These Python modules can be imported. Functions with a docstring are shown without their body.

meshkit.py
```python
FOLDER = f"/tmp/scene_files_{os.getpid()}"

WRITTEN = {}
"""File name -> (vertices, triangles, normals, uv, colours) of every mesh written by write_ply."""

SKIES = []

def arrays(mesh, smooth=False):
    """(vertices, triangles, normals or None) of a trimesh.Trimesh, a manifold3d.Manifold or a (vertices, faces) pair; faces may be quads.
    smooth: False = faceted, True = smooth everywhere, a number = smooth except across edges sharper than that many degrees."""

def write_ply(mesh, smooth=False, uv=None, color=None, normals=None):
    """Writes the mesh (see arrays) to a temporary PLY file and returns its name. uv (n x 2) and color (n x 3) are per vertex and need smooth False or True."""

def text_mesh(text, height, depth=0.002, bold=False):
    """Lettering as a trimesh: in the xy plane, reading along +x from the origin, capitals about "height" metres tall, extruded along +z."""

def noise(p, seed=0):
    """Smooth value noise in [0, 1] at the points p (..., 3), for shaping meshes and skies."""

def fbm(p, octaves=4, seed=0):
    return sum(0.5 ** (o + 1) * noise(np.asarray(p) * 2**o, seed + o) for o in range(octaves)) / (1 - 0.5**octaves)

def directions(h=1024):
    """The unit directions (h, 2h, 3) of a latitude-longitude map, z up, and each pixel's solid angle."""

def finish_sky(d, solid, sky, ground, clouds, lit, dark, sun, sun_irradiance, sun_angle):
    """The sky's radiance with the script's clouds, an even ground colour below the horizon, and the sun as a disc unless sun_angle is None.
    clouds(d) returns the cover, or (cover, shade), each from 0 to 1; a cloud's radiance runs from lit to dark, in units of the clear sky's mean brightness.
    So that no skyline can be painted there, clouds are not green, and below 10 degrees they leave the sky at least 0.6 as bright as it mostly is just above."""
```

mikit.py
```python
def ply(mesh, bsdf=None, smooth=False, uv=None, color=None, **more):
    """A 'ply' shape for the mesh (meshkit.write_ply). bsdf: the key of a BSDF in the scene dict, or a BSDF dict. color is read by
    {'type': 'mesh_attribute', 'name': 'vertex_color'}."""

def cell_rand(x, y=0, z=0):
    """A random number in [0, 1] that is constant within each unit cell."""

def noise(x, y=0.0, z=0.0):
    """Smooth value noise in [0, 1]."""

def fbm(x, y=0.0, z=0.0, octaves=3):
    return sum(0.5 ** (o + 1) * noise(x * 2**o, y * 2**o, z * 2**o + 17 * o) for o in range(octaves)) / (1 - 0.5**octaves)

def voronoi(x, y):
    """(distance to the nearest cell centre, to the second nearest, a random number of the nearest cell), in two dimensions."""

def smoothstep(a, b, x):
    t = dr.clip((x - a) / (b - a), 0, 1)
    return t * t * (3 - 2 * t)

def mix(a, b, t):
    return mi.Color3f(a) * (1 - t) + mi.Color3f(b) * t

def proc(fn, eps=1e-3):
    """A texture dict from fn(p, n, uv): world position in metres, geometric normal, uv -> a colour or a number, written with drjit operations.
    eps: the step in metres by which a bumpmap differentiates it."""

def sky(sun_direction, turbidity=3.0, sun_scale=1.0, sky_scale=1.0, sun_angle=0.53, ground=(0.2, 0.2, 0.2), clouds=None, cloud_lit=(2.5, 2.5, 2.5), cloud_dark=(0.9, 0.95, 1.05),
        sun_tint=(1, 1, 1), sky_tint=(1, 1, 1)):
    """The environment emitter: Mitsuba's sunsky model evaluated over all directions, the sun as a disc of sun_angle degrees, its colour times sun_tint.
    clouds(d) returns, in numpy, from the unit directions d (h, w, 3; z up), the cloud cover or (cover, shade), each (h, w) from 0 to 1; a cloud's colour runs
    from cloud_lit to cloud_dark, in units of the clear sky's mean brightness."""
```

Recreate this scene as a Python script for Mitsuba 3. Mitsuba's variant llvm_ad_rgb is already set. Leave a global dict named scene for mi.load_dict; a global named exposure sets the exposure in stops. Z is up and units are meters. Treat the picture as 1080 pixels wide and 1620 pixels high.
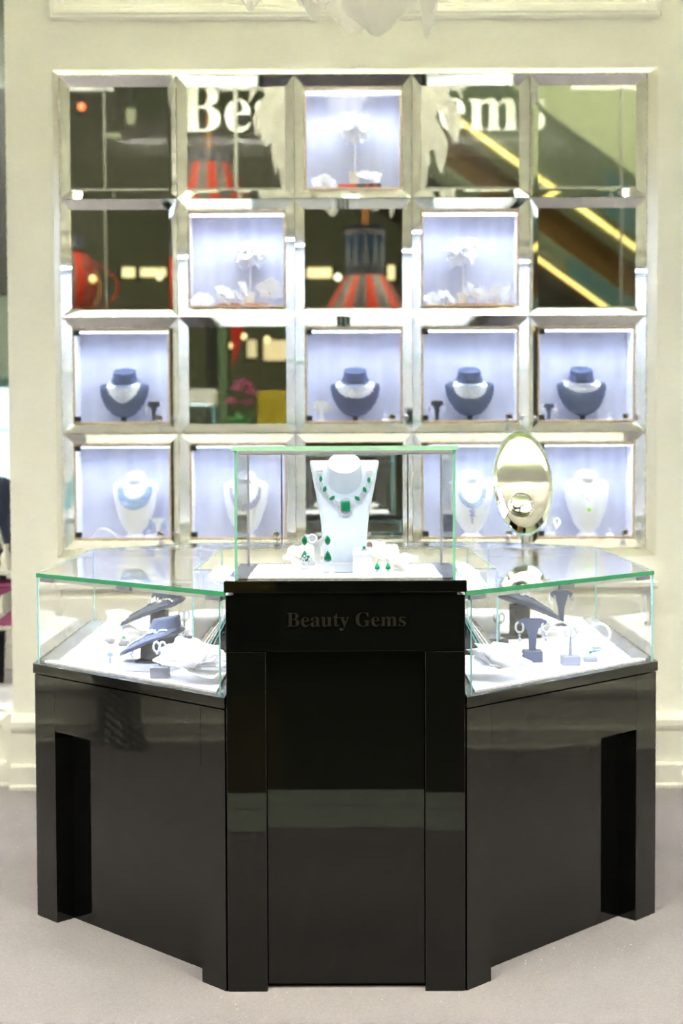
import math, random, numpy as np, trimesh, mitsuba as mi, drjit as dr, mikit
import manifold3d as m3
from shapely.geometry import Polygon
from shapely import affinity
from mikit import noise, fbm, cell_rand, smoothstep, mix
rng = random.Random(7)
scene, labels = {}, {}

# ------------------------------------------------------------------ camera, lights, exposure
exposure = 3.0                       # the radiances below are scaled by LIGHT = 1 / 8 to match
LIGHT = 0.125
F_PX, PITCH, YAW, ROLL = 2250.0, 0.0391, -0.0013, -0.0039
EYE = np.array([-0.0042, -3.7243, 1.42])
_cp, _sp, _cy, _sy, _cr, _sr = math.cos(PITCH), math.sin(PITCH), math.cos(YAW), math.sin(YAW), math.cos(ROLL), math.sin(ROLL)
_fwd = np.array([_sy * _cp, _cy * _cp, -_sp]); _right = np.array([_cy, -_sy, 0.0]); _up = np.cross(_right, _fwd)
_up = -_sr * _right + _cr * _up
scene['camera'] = {'type': 'thinlens', 'fov': 2 * math.degrees(math.atan(540 / F_PX)), 'fov_axis': 'x', 'aperture_radius': 0.0095, 'focus_distance': 3.95,
                   'near_clip': 0.05, 'far_clip': 200.0,
                   'to_world': mi.ScalarTransform4f().look_at(origin=EYE.tolist(), target=(EYE + _fwd).tolist(), up=_up.tolist())}
COVE_LAMP = [215.0, 207.0, 180.0]       # cove strips washing the shop ceiling
SHOP_LAMP = [97.0, 94.0, 84.0]       # ceiling panels of the shop
NICHE_LED = [36.0, 42.5, 56.0]      # cool strips in the wall niches
BOX_LED = [5.2, 7.6, 11.5]        # strip in the tall glass box
CASE_LED = [18.0, 22.0, 31.0]      # cool strips under the counter glass
WALL_CASE_LED = [14.0, 17.0, 24.0]   # strips in the side wall showcases
MALL_LAMP = [9.0, 9.0, 6.2]          # dim ceiling lamps of the mall hall

# ------------------------------------------------------------------ helpers
def rgb(*c): return {'type': 'rgb', 'value': [float(x) for x in c]}
def two(b): return {'type': 'twosided', 'bsdf': b}
def mat(key, d): scene['mat_' + key] = d
def pri(c, rough=0.5, **k):
    c = rgb(*c) if isinstance(c, (tuple, list)) else c
    return two({'type': 'principled', 'base_color': c, 'roughness': rough, **k})

def XF(loc=(0, 0, 0), rz=0.0, rx=0.0, ry=0.0, s=1.0):
    """translate * Rz * Ry * Rx * scale, degrees"""
    a, b, c = map(math.radians, (rz, ry, rx))
    Rz = np.array([[math.cos(a), -math.sin(a), 0], [math.sin(a), math.cos(a), 0], [0, 0, 1]])
    Ry = np.array([[math.cos(b), 0, math.sin(b)], [0, 1, 0], [-math.sin(b), 0, math.cos(b)]])
    Rx = np.array([[1, 0, 0], [0, math.cos(c), -math.sin(c)], [0, math.sin(c), math.cos(c)]])
    M = np.eye(4); M[:3, :3] = Rz @ Ry @ Rx * s; M[:3, 3] = loc
    return M

def numbered(k):
    if k not in scene and k not in labels: return k
    i = 1
    while f'{k}_{i:03d}' in scene or f'{k}_{i:03d}' in labels: i += 1
    return f'{k}_{i:03d}'

def thing(name, label, cat, group=None):
    k = numbered(name); labels[k] = {'label': label, 'category': cat}
    if group: labels[k]['group'] = group
    return k

def shp(mesh, m, smooth=False, emit=None, weight=1.0, uv=None):
    d = mikit.ply(mesh, 'mat_' + m, smooth=smooth, uv=uv)
    if emit is not None: d['emitter'] = {'type': 'area', 'radiance': rgb(*[v * LIGHT for v in emit]), 'sampling_weight': float(weight)}
    return d

def put(parent, part, s, M=None, label=None, kind=None):
    """one part (or sub-part) entry; returns its key"""
    k = numbered(parent + '__' + part)
    scene[k] = dict(s) if M is None else {**s, 'to_world': mi.ScalarTransform4f(np.asarray(M, float).tolist())}
    if label or kind: labels[k] = {a: b for a, b in (('label', label), ('kind', kind)) if b}
    return k

def single(name, s, label, cat, group=None, M=None, kind=None):
    k = thing(name, label, cat, group)
    if kind: labels[k]['kind'] = kind
    scene[k] = dict(s) if M is None else {**s, 'to_world': mi.ScalarTransform4f(np.asarray(M, float).tolist())}
    return k

def struct(name, s, label=None, parent=None):
    k = numbered(parent + '__' + name if parent else name); scene[k] = s
    if not parent: labels[k] = {'kind': 'structure', **({'label': label} if label else {})}
    return k

cat_ = trimesh.util.concatenate
def tm(v, f): return trimesh.Trimesh(np.asarray(v, float), np.asarray(f, int), process=False)
def hull(p): return trimesh.Trimesh(np.asarray(p, float), process=False).convex_hull
def box(x0, x1, y0, y1, z0, z1, c=0.0):
    """axis-aligned box with a chamfer c"""
    x0, x1 = sorted((x0, x1)); y0, y1 = sorted((y0, y1)); z0, z1 = sorted((z0, z1))
    c = min(c, (x1 - x0) * .45, (y1 - y0) * .45, (z1 - z0) * .45)
    if c <= 0:
        return trimesh.creation.box(bounds=[[x0, y0, z0], [x1, y1, z1]])
    P = []
    for x, sx in ((x0, 1), (x1, -1)):
        for y, sy in ((y0, 1), (y1, -1)):
            for z, sz in ((z0, 1), (z1, -1)):
                P += [(x, y + sy * c, z + sz * c), (x + sx * c, y, z + sz * c), (x + sx * c, y + sy * c, z)]
    return hull(P)
def cbox(cx, cy, z0, w, d, h, c=0.0): return box(cx - w / 2, cx + w / 2, cy - d / 2, cy + d / 2, z0, z0 + h, c)
def tf(m, M): m = m.copy(); m.apply_transform(M); return m
def lathe(prof, n=40): return trimesh.creation.revolve(np.array(prof, float), sections=n)
def loft(rings, cap=True):
    n = len(rings[0]); v = np.vstack(rings); f = []
    for i in range(len(rings) - 1):
        for j in range(n):
            a, b = i * n + j, i * n + (j + 1) % n
            f += [(a, b, b + n), (a, b + n, a + n)]
    if cap:
        v = np.vstack([v, rings[0].mean(0), rings[-1].mean(0)]); k = len(v)
        for j in range(n):
            f += [(k - 2, (j + 1) % n, j), (k - 1, (len(rings) - 1) * n + j, (len(rings) - 1) * n + (j + 1) % n)]
    return tm(v, f)
def sring(cx, cy, z, a, bf, bb, n=44, p=2.4, tilt=0.0):
    """superellipse ring; front is -y; tilt drops the front"""
    t = np.arange(n) * 2 * np.pi / n; c, s = np.cos(t), np.sin(t)
    x = a * np.sign(c) * np.abs(c) ** (2 / p); y = np.sign(s) * np.abs(s) ** (2 / p) * np.where(s < 0, bf, bb)
    return np.stack([cx + x, cy + y, z + tilt * y], 1)
def tube(pts, r, n=8, closed=False):
    p = np.asarray(pts, float); r = np.broadcast_to(r, (len(p),))
    t = np.roll(p, -1, 0) - np.roll(p, 1, 0) if closed else np.gradient(p, axis=0)
    t /= np.linalg.norm(t, axis=1, keepdims=True) + 1e-12
    u = np.cross(t[0], [0, 0, 1.0] if abs(t[0][2]) < .9 else [1.0, 0, 0]); rings = []
    for i in range(len(p)):
        u = u - t[i] * (u @ t[i]); u /= np.linalg.norm(u) + 1e-12; w = np.cross(t[i], u)
        a = np.arange(n) * 2 * np.pi / n
        rings.append(p[i] + r[i] * (np.cos(a)[:, None] * u + np.sin(a)[:, None] * w))
    if closed: return loft(rings + [rings[0]], cap=False)
    return loft(rings)
def extr(poly, z0, z1):
    m = trimesh.creation.extrude_polygon(poly, z1 - z0, engine='earcut'); m.apply_translation([0, 0, z0]); return m
def wallbox(p, q, th, z0, z1, c=0.0, off=0.0):
    """upright slab along the plan line p-q, th thick to its left side, moved off to the left"""
    p, q = np.array(p, float), np.array(q, float); d = q - p; L = np.linalg.norm(d)
    m = box(0, L, off, off + th, z0, z1, c)
    M = XF((p[0], p[1], 0), math.degrees(math.atan2(d[1], d[0]))); return tf(m, M)
def sheet(p, q, z0, z1, off=0.0):
    p, q = np.array(p, float), np.array(q, float); d = (q - p) / np.linalg.norm(q - p); n = np.array([-d[1], d[0]]) * off
    p, q = p + n, q + n
    return tm([(p[0], p[1], z0), (q[0], q[1], z0), (q[0], q[1], z1), (p[0], p[1], z1)], [(0, 1, 2), (0, 2, 3)])
def flatpoly(poly, z, flip=False):
    v, f = trimesh.creation.triangulate_polygon(poly, engine='earcut'); v = np.column_stack([v, np.full(len(v), z)])
    return tm(v, f[:, ::-1] if flip else f)
def gem(w, h=None, d=None, n=8):
    """cut stone lying in the xz plane, table towards -y"""
    h = h or w; d = d or w * .5; t = np.arange(n) * 2 * np.pi / n + np.pi / n
    r = lambda k, y: np.stack([k * w / 2 * np.cos(t), np.full(n, y), k * h / 2 * np.sin(t)], 1)
    return hull(np.vstack([r(.62, -d * .55), r(1, -d * .2), r(.25, d * .45)]))
def marquise(w, h, d, pear=0.0):
    P = []
    for k, y in ((.6, -d * .55), (1, -d * .15), (.5, d * .4)):
        for t in np.linspace(-1, 1, 11):
            b = (1 - t * t) if not pear else (1 - t * t) ** .5 * (1 - t * .75) / 1.3
            P += [(k * w / 2 * b, y, k * h / 2 * t), (-k * w / 2 * b, y, k * h / 2 * t)]
    return hull(P)

# ------------------------------------------------------------------ materials
def wall_col(p, n, uv):
    w = noise(p.x * 260, p.y * 260, p.z * 60) * .5 + noise(p.x * 40, p.y * 40, p.z * 420) * .5
    return mix((.81, .80, .715), (.88, .87, .79), w)
mat('wall', pri(mikit.proc(wall_col), .6))
mat('ceiling', pri((.86, .83, .74), .7))
mat('trim', pri((.86, .845, .76), .35))
def carpet_col(p, n, uv):
    a = fbm(p.x * 2.2, p.y * 2.2, 0, 4); b = noise(p.x * 330, p.y * 330); s = cell_rand(dr.floor(p.x * 420), dr.floor(p.y * 420), 5)
    c = mix((.19, .171, .181), (.29, .263, .278), a * .7 + b * .45)
    sp = dr.select(s > 0.9985, 1.0, 0.0) * smoothstep(.4, .75, noise(p.x * 3 + 9, p.y * 3))
    return mix(c, (.95, .92, .85), sp)
mat('carpet', pri(mikit.proc(carpet_col), .85, specular=.2))
mat('mirror', two({'type': 'conductor', 'material': 'none', 'specular_reflectance': rgb(.90, .915, .885)}))
mat('dark_back', pri((.05, .05, .05), .6))
mat('lacquer', {'type': 'plastic', 'diffuse_reflectance': rgb(.004, .0043, .004), 'int_ior': 1.40, 'nonlinear': True})
mat('chrome', two({'type': 'roughconductor', 'material': 'Cr', 'alpha': .06}))
mat('steel', two({'type': 'roughconductor', 'material': 'none', 'alpha': .22, 'specular_reflectance': rgb(.62, .62, .62)}))
mat('bronze', two({'type': 'roughconductor', 'material': 'none', 'alpha': .22, 'specular_reflectance': rgb(.085, .076, .066)}))
mat('champagne', pri((.74, .60, .43), .3, metallic=.35, specular=.6))
mat('black', pri((.012, .012, .013), .35))
mat('pane', {'type': 'thindielectric', 'int_ior': 1.5})
mat('green_edge', pri((.015, .27, .11), .12, specular=.6, clearcoat=.6))
mat('teal_edge', pri((.30, .62, .62), .12, specular=.6, clearcoat=.6))
mat('mint_edge', pri((.24, .58, .44), .12, specular=.6)); mat('bar_grey', pri((.40, .40, .42), .4)); mat('thin_edge', pri((.30, .44, .40), .12, specular=.6)); mat('pale_edge', pri((.42, .75, .54), .12, specular=.6, clearcoat=.6))
mat('led', pri((.9, .9, .92), .5))
mat('white_lam', pri((.84, .84, .88), .4))
def silk_col(p, n, uv):
    w = noise(p.x * 38, 0, p.z * 5) * .5 + fbm(p.x * 9, 3, p.z * 9, 3) * .5 + (noise(p.x * 700, 1, p.z * 60) - .5) * .15
    return mix((.42, .425, .49), (.61, .615, .69), w)
mat('silk', pri(mikit.proc(silk_col), .45, sheen=.3))
mat('navy', pri((.045, .06, .115), .55, sheen=.5))
mat('navy_dark', pri((.02, .022, .03), .5, sheen=.3))
mat('slate', pri((.20, .21, .26), .6))
mat('bust_white', pri((.76, .78, .82), .45))
mat('bust_hero', pri((.60, .66, .76), .45)); mat('bust_base', pri((.66, .68, .74), .5))
mat('deck', pri((.86, .86, .90), .6))
mat('lilac', pri((.70, .70, .80), .5))
mat('diamond', two({'type': 'principled', 'base_color': rgb(.90, .92, .96), 'roughness': .09, 'metallic': .75, 'specular': .9, 'clearcoat': .8}))
mat('platinum', two({'type': 'roughconductor', 'material': 'none', 'alpha': .12, 'specular_reflectance': rgb(.85, .86, .9)}))
mat('blue_stone', pri((.30, .42, .62), .1, specular=.9, metallic=.3))
mat('violet_stone', pri((.22, .20, .40), .1, specular=.9, metallic=.3))
mat('gold', two({'type': 'roughconductor', 'material': 'none', 'alpha': .15, 'specular_reflectance': rgb(.95, .82, .52)}))
mat('pearl', pri((.85, .80, .80), .2, specular=.7, clearcoat=.8))
mat('emerald', pri((.0, .15, .065), .12, specular=.5, clearcoat=.3))
mat('emerald_light', pri((.0, .30, .12), .12, specular=.5, clearcoat=.3))
mat('peridot', pri((.32, .60, .02), .08, specular=.9, clearcoat=1.0))
mat('paper', {'type': 'principledthin', 'base_color': rgb(.97, .965, .96), 'roughness': .7, 'diff_trans': .25, 'spec_trans': 0.0, 'eta': 1.4})
mat('paper_cream', pri((.88, .85, .74), .6))
mat('capiz', two({'type': 'principledthin', 'base_color': rgb(.92, .91, .88), 'roughness': .18, 'diff_trans': 1.0, 'spec_trans': .15, 'eta': 1.5}) if False else
    {'type': 'principledthin', 'base_color': rgb(.94, .925, .86), 'roughness': .18, 'diff_trans': 1.0, 'spec_trans': .2, 'eta': 1.5})
mat('book_red', pri((.55, .07, .05), .45)); mat('book_black', pri((.05, .055, .065), .4)); mat('book_brown', pri((.36, .12, .05), .45)); mat('book_rust', pri((.52, .19, .09), .45)); mat('page', pri((.8, .76, .66), .8))
# ------------------------------------------------------------------ the shop: floor, walls, ceiling, mouldings
YW = 2.38                                   # front plane of the display wall
XL, XR, YS, ZC = -3.7, 3.5, -2.0, 4.6     # side walls, shop front line, ceiling
WX0, WX1, WZ0, WZ1 = -1.233, 1.338, 0.99, 3.063   # opening for the display grid
struct('floor', shp(box(XL, XR, -1.6, YW + 3.4, -.06, 0), 'carpet'), 'mauve grey shop carpet with glittering flecks')
mat('threshold', pri((.46, .49, .43), .25, specular=.5))
struct('trim_3', shp(cat_([box(XL, XR, -1.94, -1.605, -.06, .002), box(XL, XR, -2.07, -1.96, -.06, .002), box(XL, XR, -2.25, -1.6, -.061, -.004)]), 'threshold'), 'pale stone threshold strips at the shop entrance')
struct('ceiling', shp(box(XL - .1, XR + .1, YS, 6.2, ZC, ZC + .1), 'ceiling'), 'cream shop ceiling')
wb = [box(XL, -1.434, YW, YW + .34, 3.7, ZC), box(-1.434, WX0, YW, YW + .34, 0, ZC), box(WX1, XR, YW, YW + .34, 0, ZC), box(WX0, WX1, YW, YW + .34, WZ1, ZC), box(WX0, WX1, YW, YW + .34, 0, WZ0)]
struct('wall_back', shp(cat_(wb), 'wall'), 'cream fabric wall around the mirrored display grid')
struct('wall_right', shp(cat_([box(XR, XR + .1, YS, .2, 0, ZC), box(XR, XR + .1, 2.2, YW + .34, 0, ZC), box(XR, XR + .1, .2, 2.2, 0, .95), box(XR, XR + .1, .2, 2.2, 2.9, ZC)]), 'wall'), 'cream right side wall')
struct('wall_left', shp(cat_([box(XL - .1, XL, YS, .2, 0, ZC), box(XL - .1, XL, 2.2, 6.2, 0, ZC), box(XL - .1, XL, .2, 2.2, 0, .95), box(XL - .1, XL, .2, 2.2, 2.9, ZC)]), 'wall'), 'cream left side wall')

BB = [(0, 0), (.085, 0), (.085, .012), (.07, .02), (.07, .095), (.062, .102), (.03, .102), (.03, .235), (.045, .25), (.05, .262), (.05, .285), (.036, .30), (.02, .314), (0, .314)]
def moulding(p, q, prof, z=0.0):
    """extrude profile (out, up) along the plan line p-q; out = right-hand side of p->q"""
    p, q = np.array(p, float), np.array(q, float); d = (q - p) / np.linalg.norm(q - p); n = np.array([d[1], -d[0]])
    R = [np.array([[*(e + n * o), z + u] for o, u in prof]) for e in (p, q)]
    m = loft(R, cap=False)
    v, f = trimesh.creation.triangulate_polygon(Polygon(prof), engine='earcut')
    k = [int(np.argmin(((np.array(prof) - a) ** 2).sum(1))) for a in v]; N = len(prof)
    F = np.array(k)[f]
    m = tm(m.vertices, np.vstack([m.faces, F, F[:, ::-1] + N])); m.fix_normals(); return m
struct('baseboard_back', shp(cat_([moulding((-1.434, YW), (XR, YW), BB), moulding((-1.434, YW + .34), (-1.434, YW), BB)]), 'trim'), 'cream stepped baseboard under the back wall')
struct('baseboard_right', shp(moulding((XR, YW), (XR, YS), BB), 'trim'), 'cream stepped baseboard of the right wall')
struct('baseboard_left', shp(moulding((XL, YS), (XL, YW + .2), BB), 'trim'), 'cream stepped baseboard of the left wall')
PM = [(0, 0), (.012, 0), (.02, .01), (.028, .022), (.028, .035), (.018, .045), (.012, .062), (0, .066)]
def panel_frame(x0, x1, z0, z1, y, th=.066):
    out = []
    for (a, b, c, d) in ((x0, x1, z0, z0 + th), (x0, x1, z1 - th, z1), (x0, x0 + th, z0, z1), (x1 - th, x1, z0, z1)):
        out.append(box(a, b, y - .028, y + .004, c, d, .01))
        w = .02
        out.append(box(a + (w if b - a > .2 else .02), b - (w if b - a > .2 else .02), y - .036, y - .02, c + (w if d - c > .2 else .02), d - (w if d - c > .2 else .02), .006))
    return cat_(out)
struct('trim_1', shp(panel_frame(-1.243, 1.349, 3.266, 4.30, YW), 'trim'), 'cream rectangular panel moulding above the display grid')
def side_frame(x, y0, y1, z0, z1, sgn):
    m = panel_frame(y0, y1, z0, z1, 0); return tf(m, XF((x, 0, 0), 90 if sgn > 0 else -90)) if sgn < 0 else tf(m, XF((x, 0, 0), -90) @ np.diag([-1, 1, 1, 1.0]))
for nm, x, sg in (('trim_4', XR, 1), ('trim_5', XL, -1)):
    fr = []
    for y0, y1, z0, z1 in ((.1, 2.28, 3.15, 4.3), (-1.8, -.1, .55, 2.9), (-1.8, -.1, 3.15, 4.3)):
        for a, b, c, d in ((y0, y1, z0, z0 + .066), (y0, y1, z1 - .066, z1), (y0, y0 + .066, z0, z1), (y1 - .066, y1, z0, z1)):
            fr.append(box(x - sg * .03, x + sg * .004, a, b, c, d, .01))
    for z in (.80, .90, 2.93, 3.02):
        fr.append(box(x - sg * .05, x + sg * .004, .1, 2.28, z, z + .045, .015))
    struct(nm, shp(cat_(fr), 'trim'), 'cream panel mouldings on the %s side wall' % ('right' if sg > 0 else 'left'))

mat('tray_green', pri((.56, .68, .36), .6))
t = thing('ceiling_tray', 'white hanging ceiling frame with hidden cove lights over the counter', 'ceiling tray')
for y in (-.95, 2.0): put(t, 'beam', shp(box(-2.4, 2.4, y - .07, y + .07, ZC - .22, ZC - .16, .01), 'trim'))
for x in (-2.34, 2.34): put(t, 'beam', shp(box(x - .06, x + .06, -.88, 1.93, ZC - .22, ZC - .16, .01), 'trim'))
for y in (-.95, 2.0): put(t, 'cove_strip', shp(tm([(-2.3, y - .02, ZC - .1595), (2.3, y - .02, ZC - .1595), (2.3, y + .02, ZC - .1595), (-2.3, y + .02, ZC - .1595)], [(0, 1, 2), (0, 2, 3)]), 'led', emit=COVE_LAMP, weight=1.2))
for x in (-2.3, 2.3):
    for y in (-.95, 2.0): put(t, 'hanger', shp(cbox(x, y, ZC - .161, .02, .02, .162), 'trim'))
put(t, 'panel', shp(box(-1.9, 1.9, -1.15, .75, ZC - .008, ZC + .001), 'tray_green'), label='pale green ceiling panel')
# lamp panels in the shop ceiling, each in a deep open box
for i, (x, y) in enumerate([(-2.1, -1.35), (-.7, -1.35), (.7, -1.35), (2.1, -1.35)]):
    t = thing('ceiling_light', 'square white ceiling lamp box, %s' % ('first from the left in its row', 'second from the left in its row', 'third from the left in its row', 'rightmost in its row')[i], 'ceiling light', 'ceiling lamps of the shop')
    put(t, 'frame', shp(cat_([box(x - .31, x + .31, y + a * .3 - .01, y + a * .3 + .01, ZC - .27, ZC + .002, .002) for a in (-1, 1)] + [box(x + a * .3 - .01, x + a * .3 + .01, y - .29, y + .29, ZC - .27, ZC + .002, .002) for a in (-1, 1)]), 'trim'))
    put(t, 'diffuser', shp(tm([(x - .28, y - .28, ZC - .012), (x - .28, y + .28, ZC - .012), (x + .28, y + .28, ZC - .012), (x + .28, y - .28, ZC - .012)], [(0, 1, 2), (0, 2, 3)]), 'led', emit=SHOP_LAMP, weight=.8))

# lower cabinet under the display wall
t = thing('low_cabinet', 'low cream cabinet under the mirrored display wall, behind the counter', 'cabinet')
put(t, 'body', shp(box(-1.2, 1.3, YW - .10, YW - .001, .32, .86, .006), 'trim'))
for i in range(5):
    d = put(t, 'door', shp(box(-1.18 + i * .494, -1.18 + i * .494 + .48, YW - .115, YW - .1, .35, .83, .006), 'trim'))
put(t, 'top', shp(box(-1.22, 1.32, YW - .13, YW - .001, .86, .89, .006), 'trim'))

# ------------------------------------------------------------------ display wall: 4 rows x 5 columns of mirror-bevelled cells
ZCREST = [3.035, 2.516, 2.016, 1.521, 1.022]; XCREST = [-1.203 + .4985 * i for i in range(6)]
BW, BD = .040, .034                     # bevel width and depth
t = thing('display_surround', 'cream and silver faceted frame around the whole mirrored display wall', 'frame')
x0, x1, z0, z1 = XCREST[0] - .001, XCREST[5] + .001, ZCREST[4] - .001, ZCREST[0] + .001
mat('frame_cream', pri((.80, .775, .66), .3, metallic=.35, specular=.6))
for a in ([(WX0, WZ1), (WX1, WZ1), (x1, z1), (x0, z1)], [(WX0, WZ0), (WX1, WZ0), (x1, z0), (x0, z0)], [(WX0, WZ0), (WX0, WZ1), (x0, z1), (x0, z0)], [(WX1, WZ0), (WX1, WZ1), (x1, z1), (x1, z0)]):
    P = [(a[0][0], YW - .002, a[0][1]), (a[1][0], YW - .002, a[1][1]), (a[2][0], YW - .020, a[2][1]), (a[3][0], YW - .020, a[3][1])]
    put(t, 'side', shp(hull(P + [(x, YW + .05, z) for x, _, z in P]), 'frame_cream'))
put(t, 'backing', shp(box(WX0, WX1, YW + .262, YW + .27, WZ0, WZ1), 'dark_back'))

def cell(i, j): return XCREST[j] + .0007, XCREST[j + 1] - .0007, ZCREST[i + 1] + .0007, ZCREST[i] - .0007
def bevels(key, c, y0=YW - .018):
    x0, x1, z0, z1 = c; a, b = BW, BD
    O = [(x0, z0), (x1, z0), (x1, z1), (x0, z1)]; I = [(x0 + a, z0 + a), (x1 - a, z0 + a), (x1 - a, z1 - a), (x0 + a, z1 - a)]
    for k in range(4):
        l = (k + 1) % 4
        P = [(O[k][0], y0, O[k][1]), (O[l][0], y0, O[l][1]), (I[l][0], y0 + b, I[l][1]), (I[k][0], y0 + b, I[k][1])]
        put(key, 'bevel', shp(hull(P + [(x, y0 + b + .012, z) for x, y, z in P]), 'mirror'))
YO = YW - .018 + BD                       # plane of the cell openings
MIRR = {(0, 0): 'faceted mirror tile at the top left corner, reflecting a small red lamp', (0, 1): 'faceted mirror tile in the top row reflecting the letters B and e',
        (0, 3): 'faceted mirror tile in the top row reflecting letters over a yellow light line', (0, 4): 'faceted mirror tile at the top right corner, reflecting a pale green wall',
        (1, 0): 'faceted mirror tile at the left of the second row, reflecting a red jar', (1, 2): 'faceted mirror tile in the middle of the second row, reflecting a blue-necked striped jar',
        (1, 4): 'faceted mirror tile at the right of the second row, reflecting escalators with yellow lights', (2, 1): 'faceted mirror tile in the third row, between two navy necklace busts',
        (3, 2): 'faceted mirror tile in the bottom row, behind the tall glass box'}
for (i, j), lab in MIRR.items():
    c = cell(i, j); k = thing('mirror_tile', lab, 'mirror', 'mirror tiles of the display wall')
    put(k, 'glass', shp(box(c[0] + BW - .001, c[1] - BW + .001, YO, YO + .01, c[2] + BW - .001, c[3] - BW + .001), 'mirror'))
    bevels(k, c)

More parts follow.
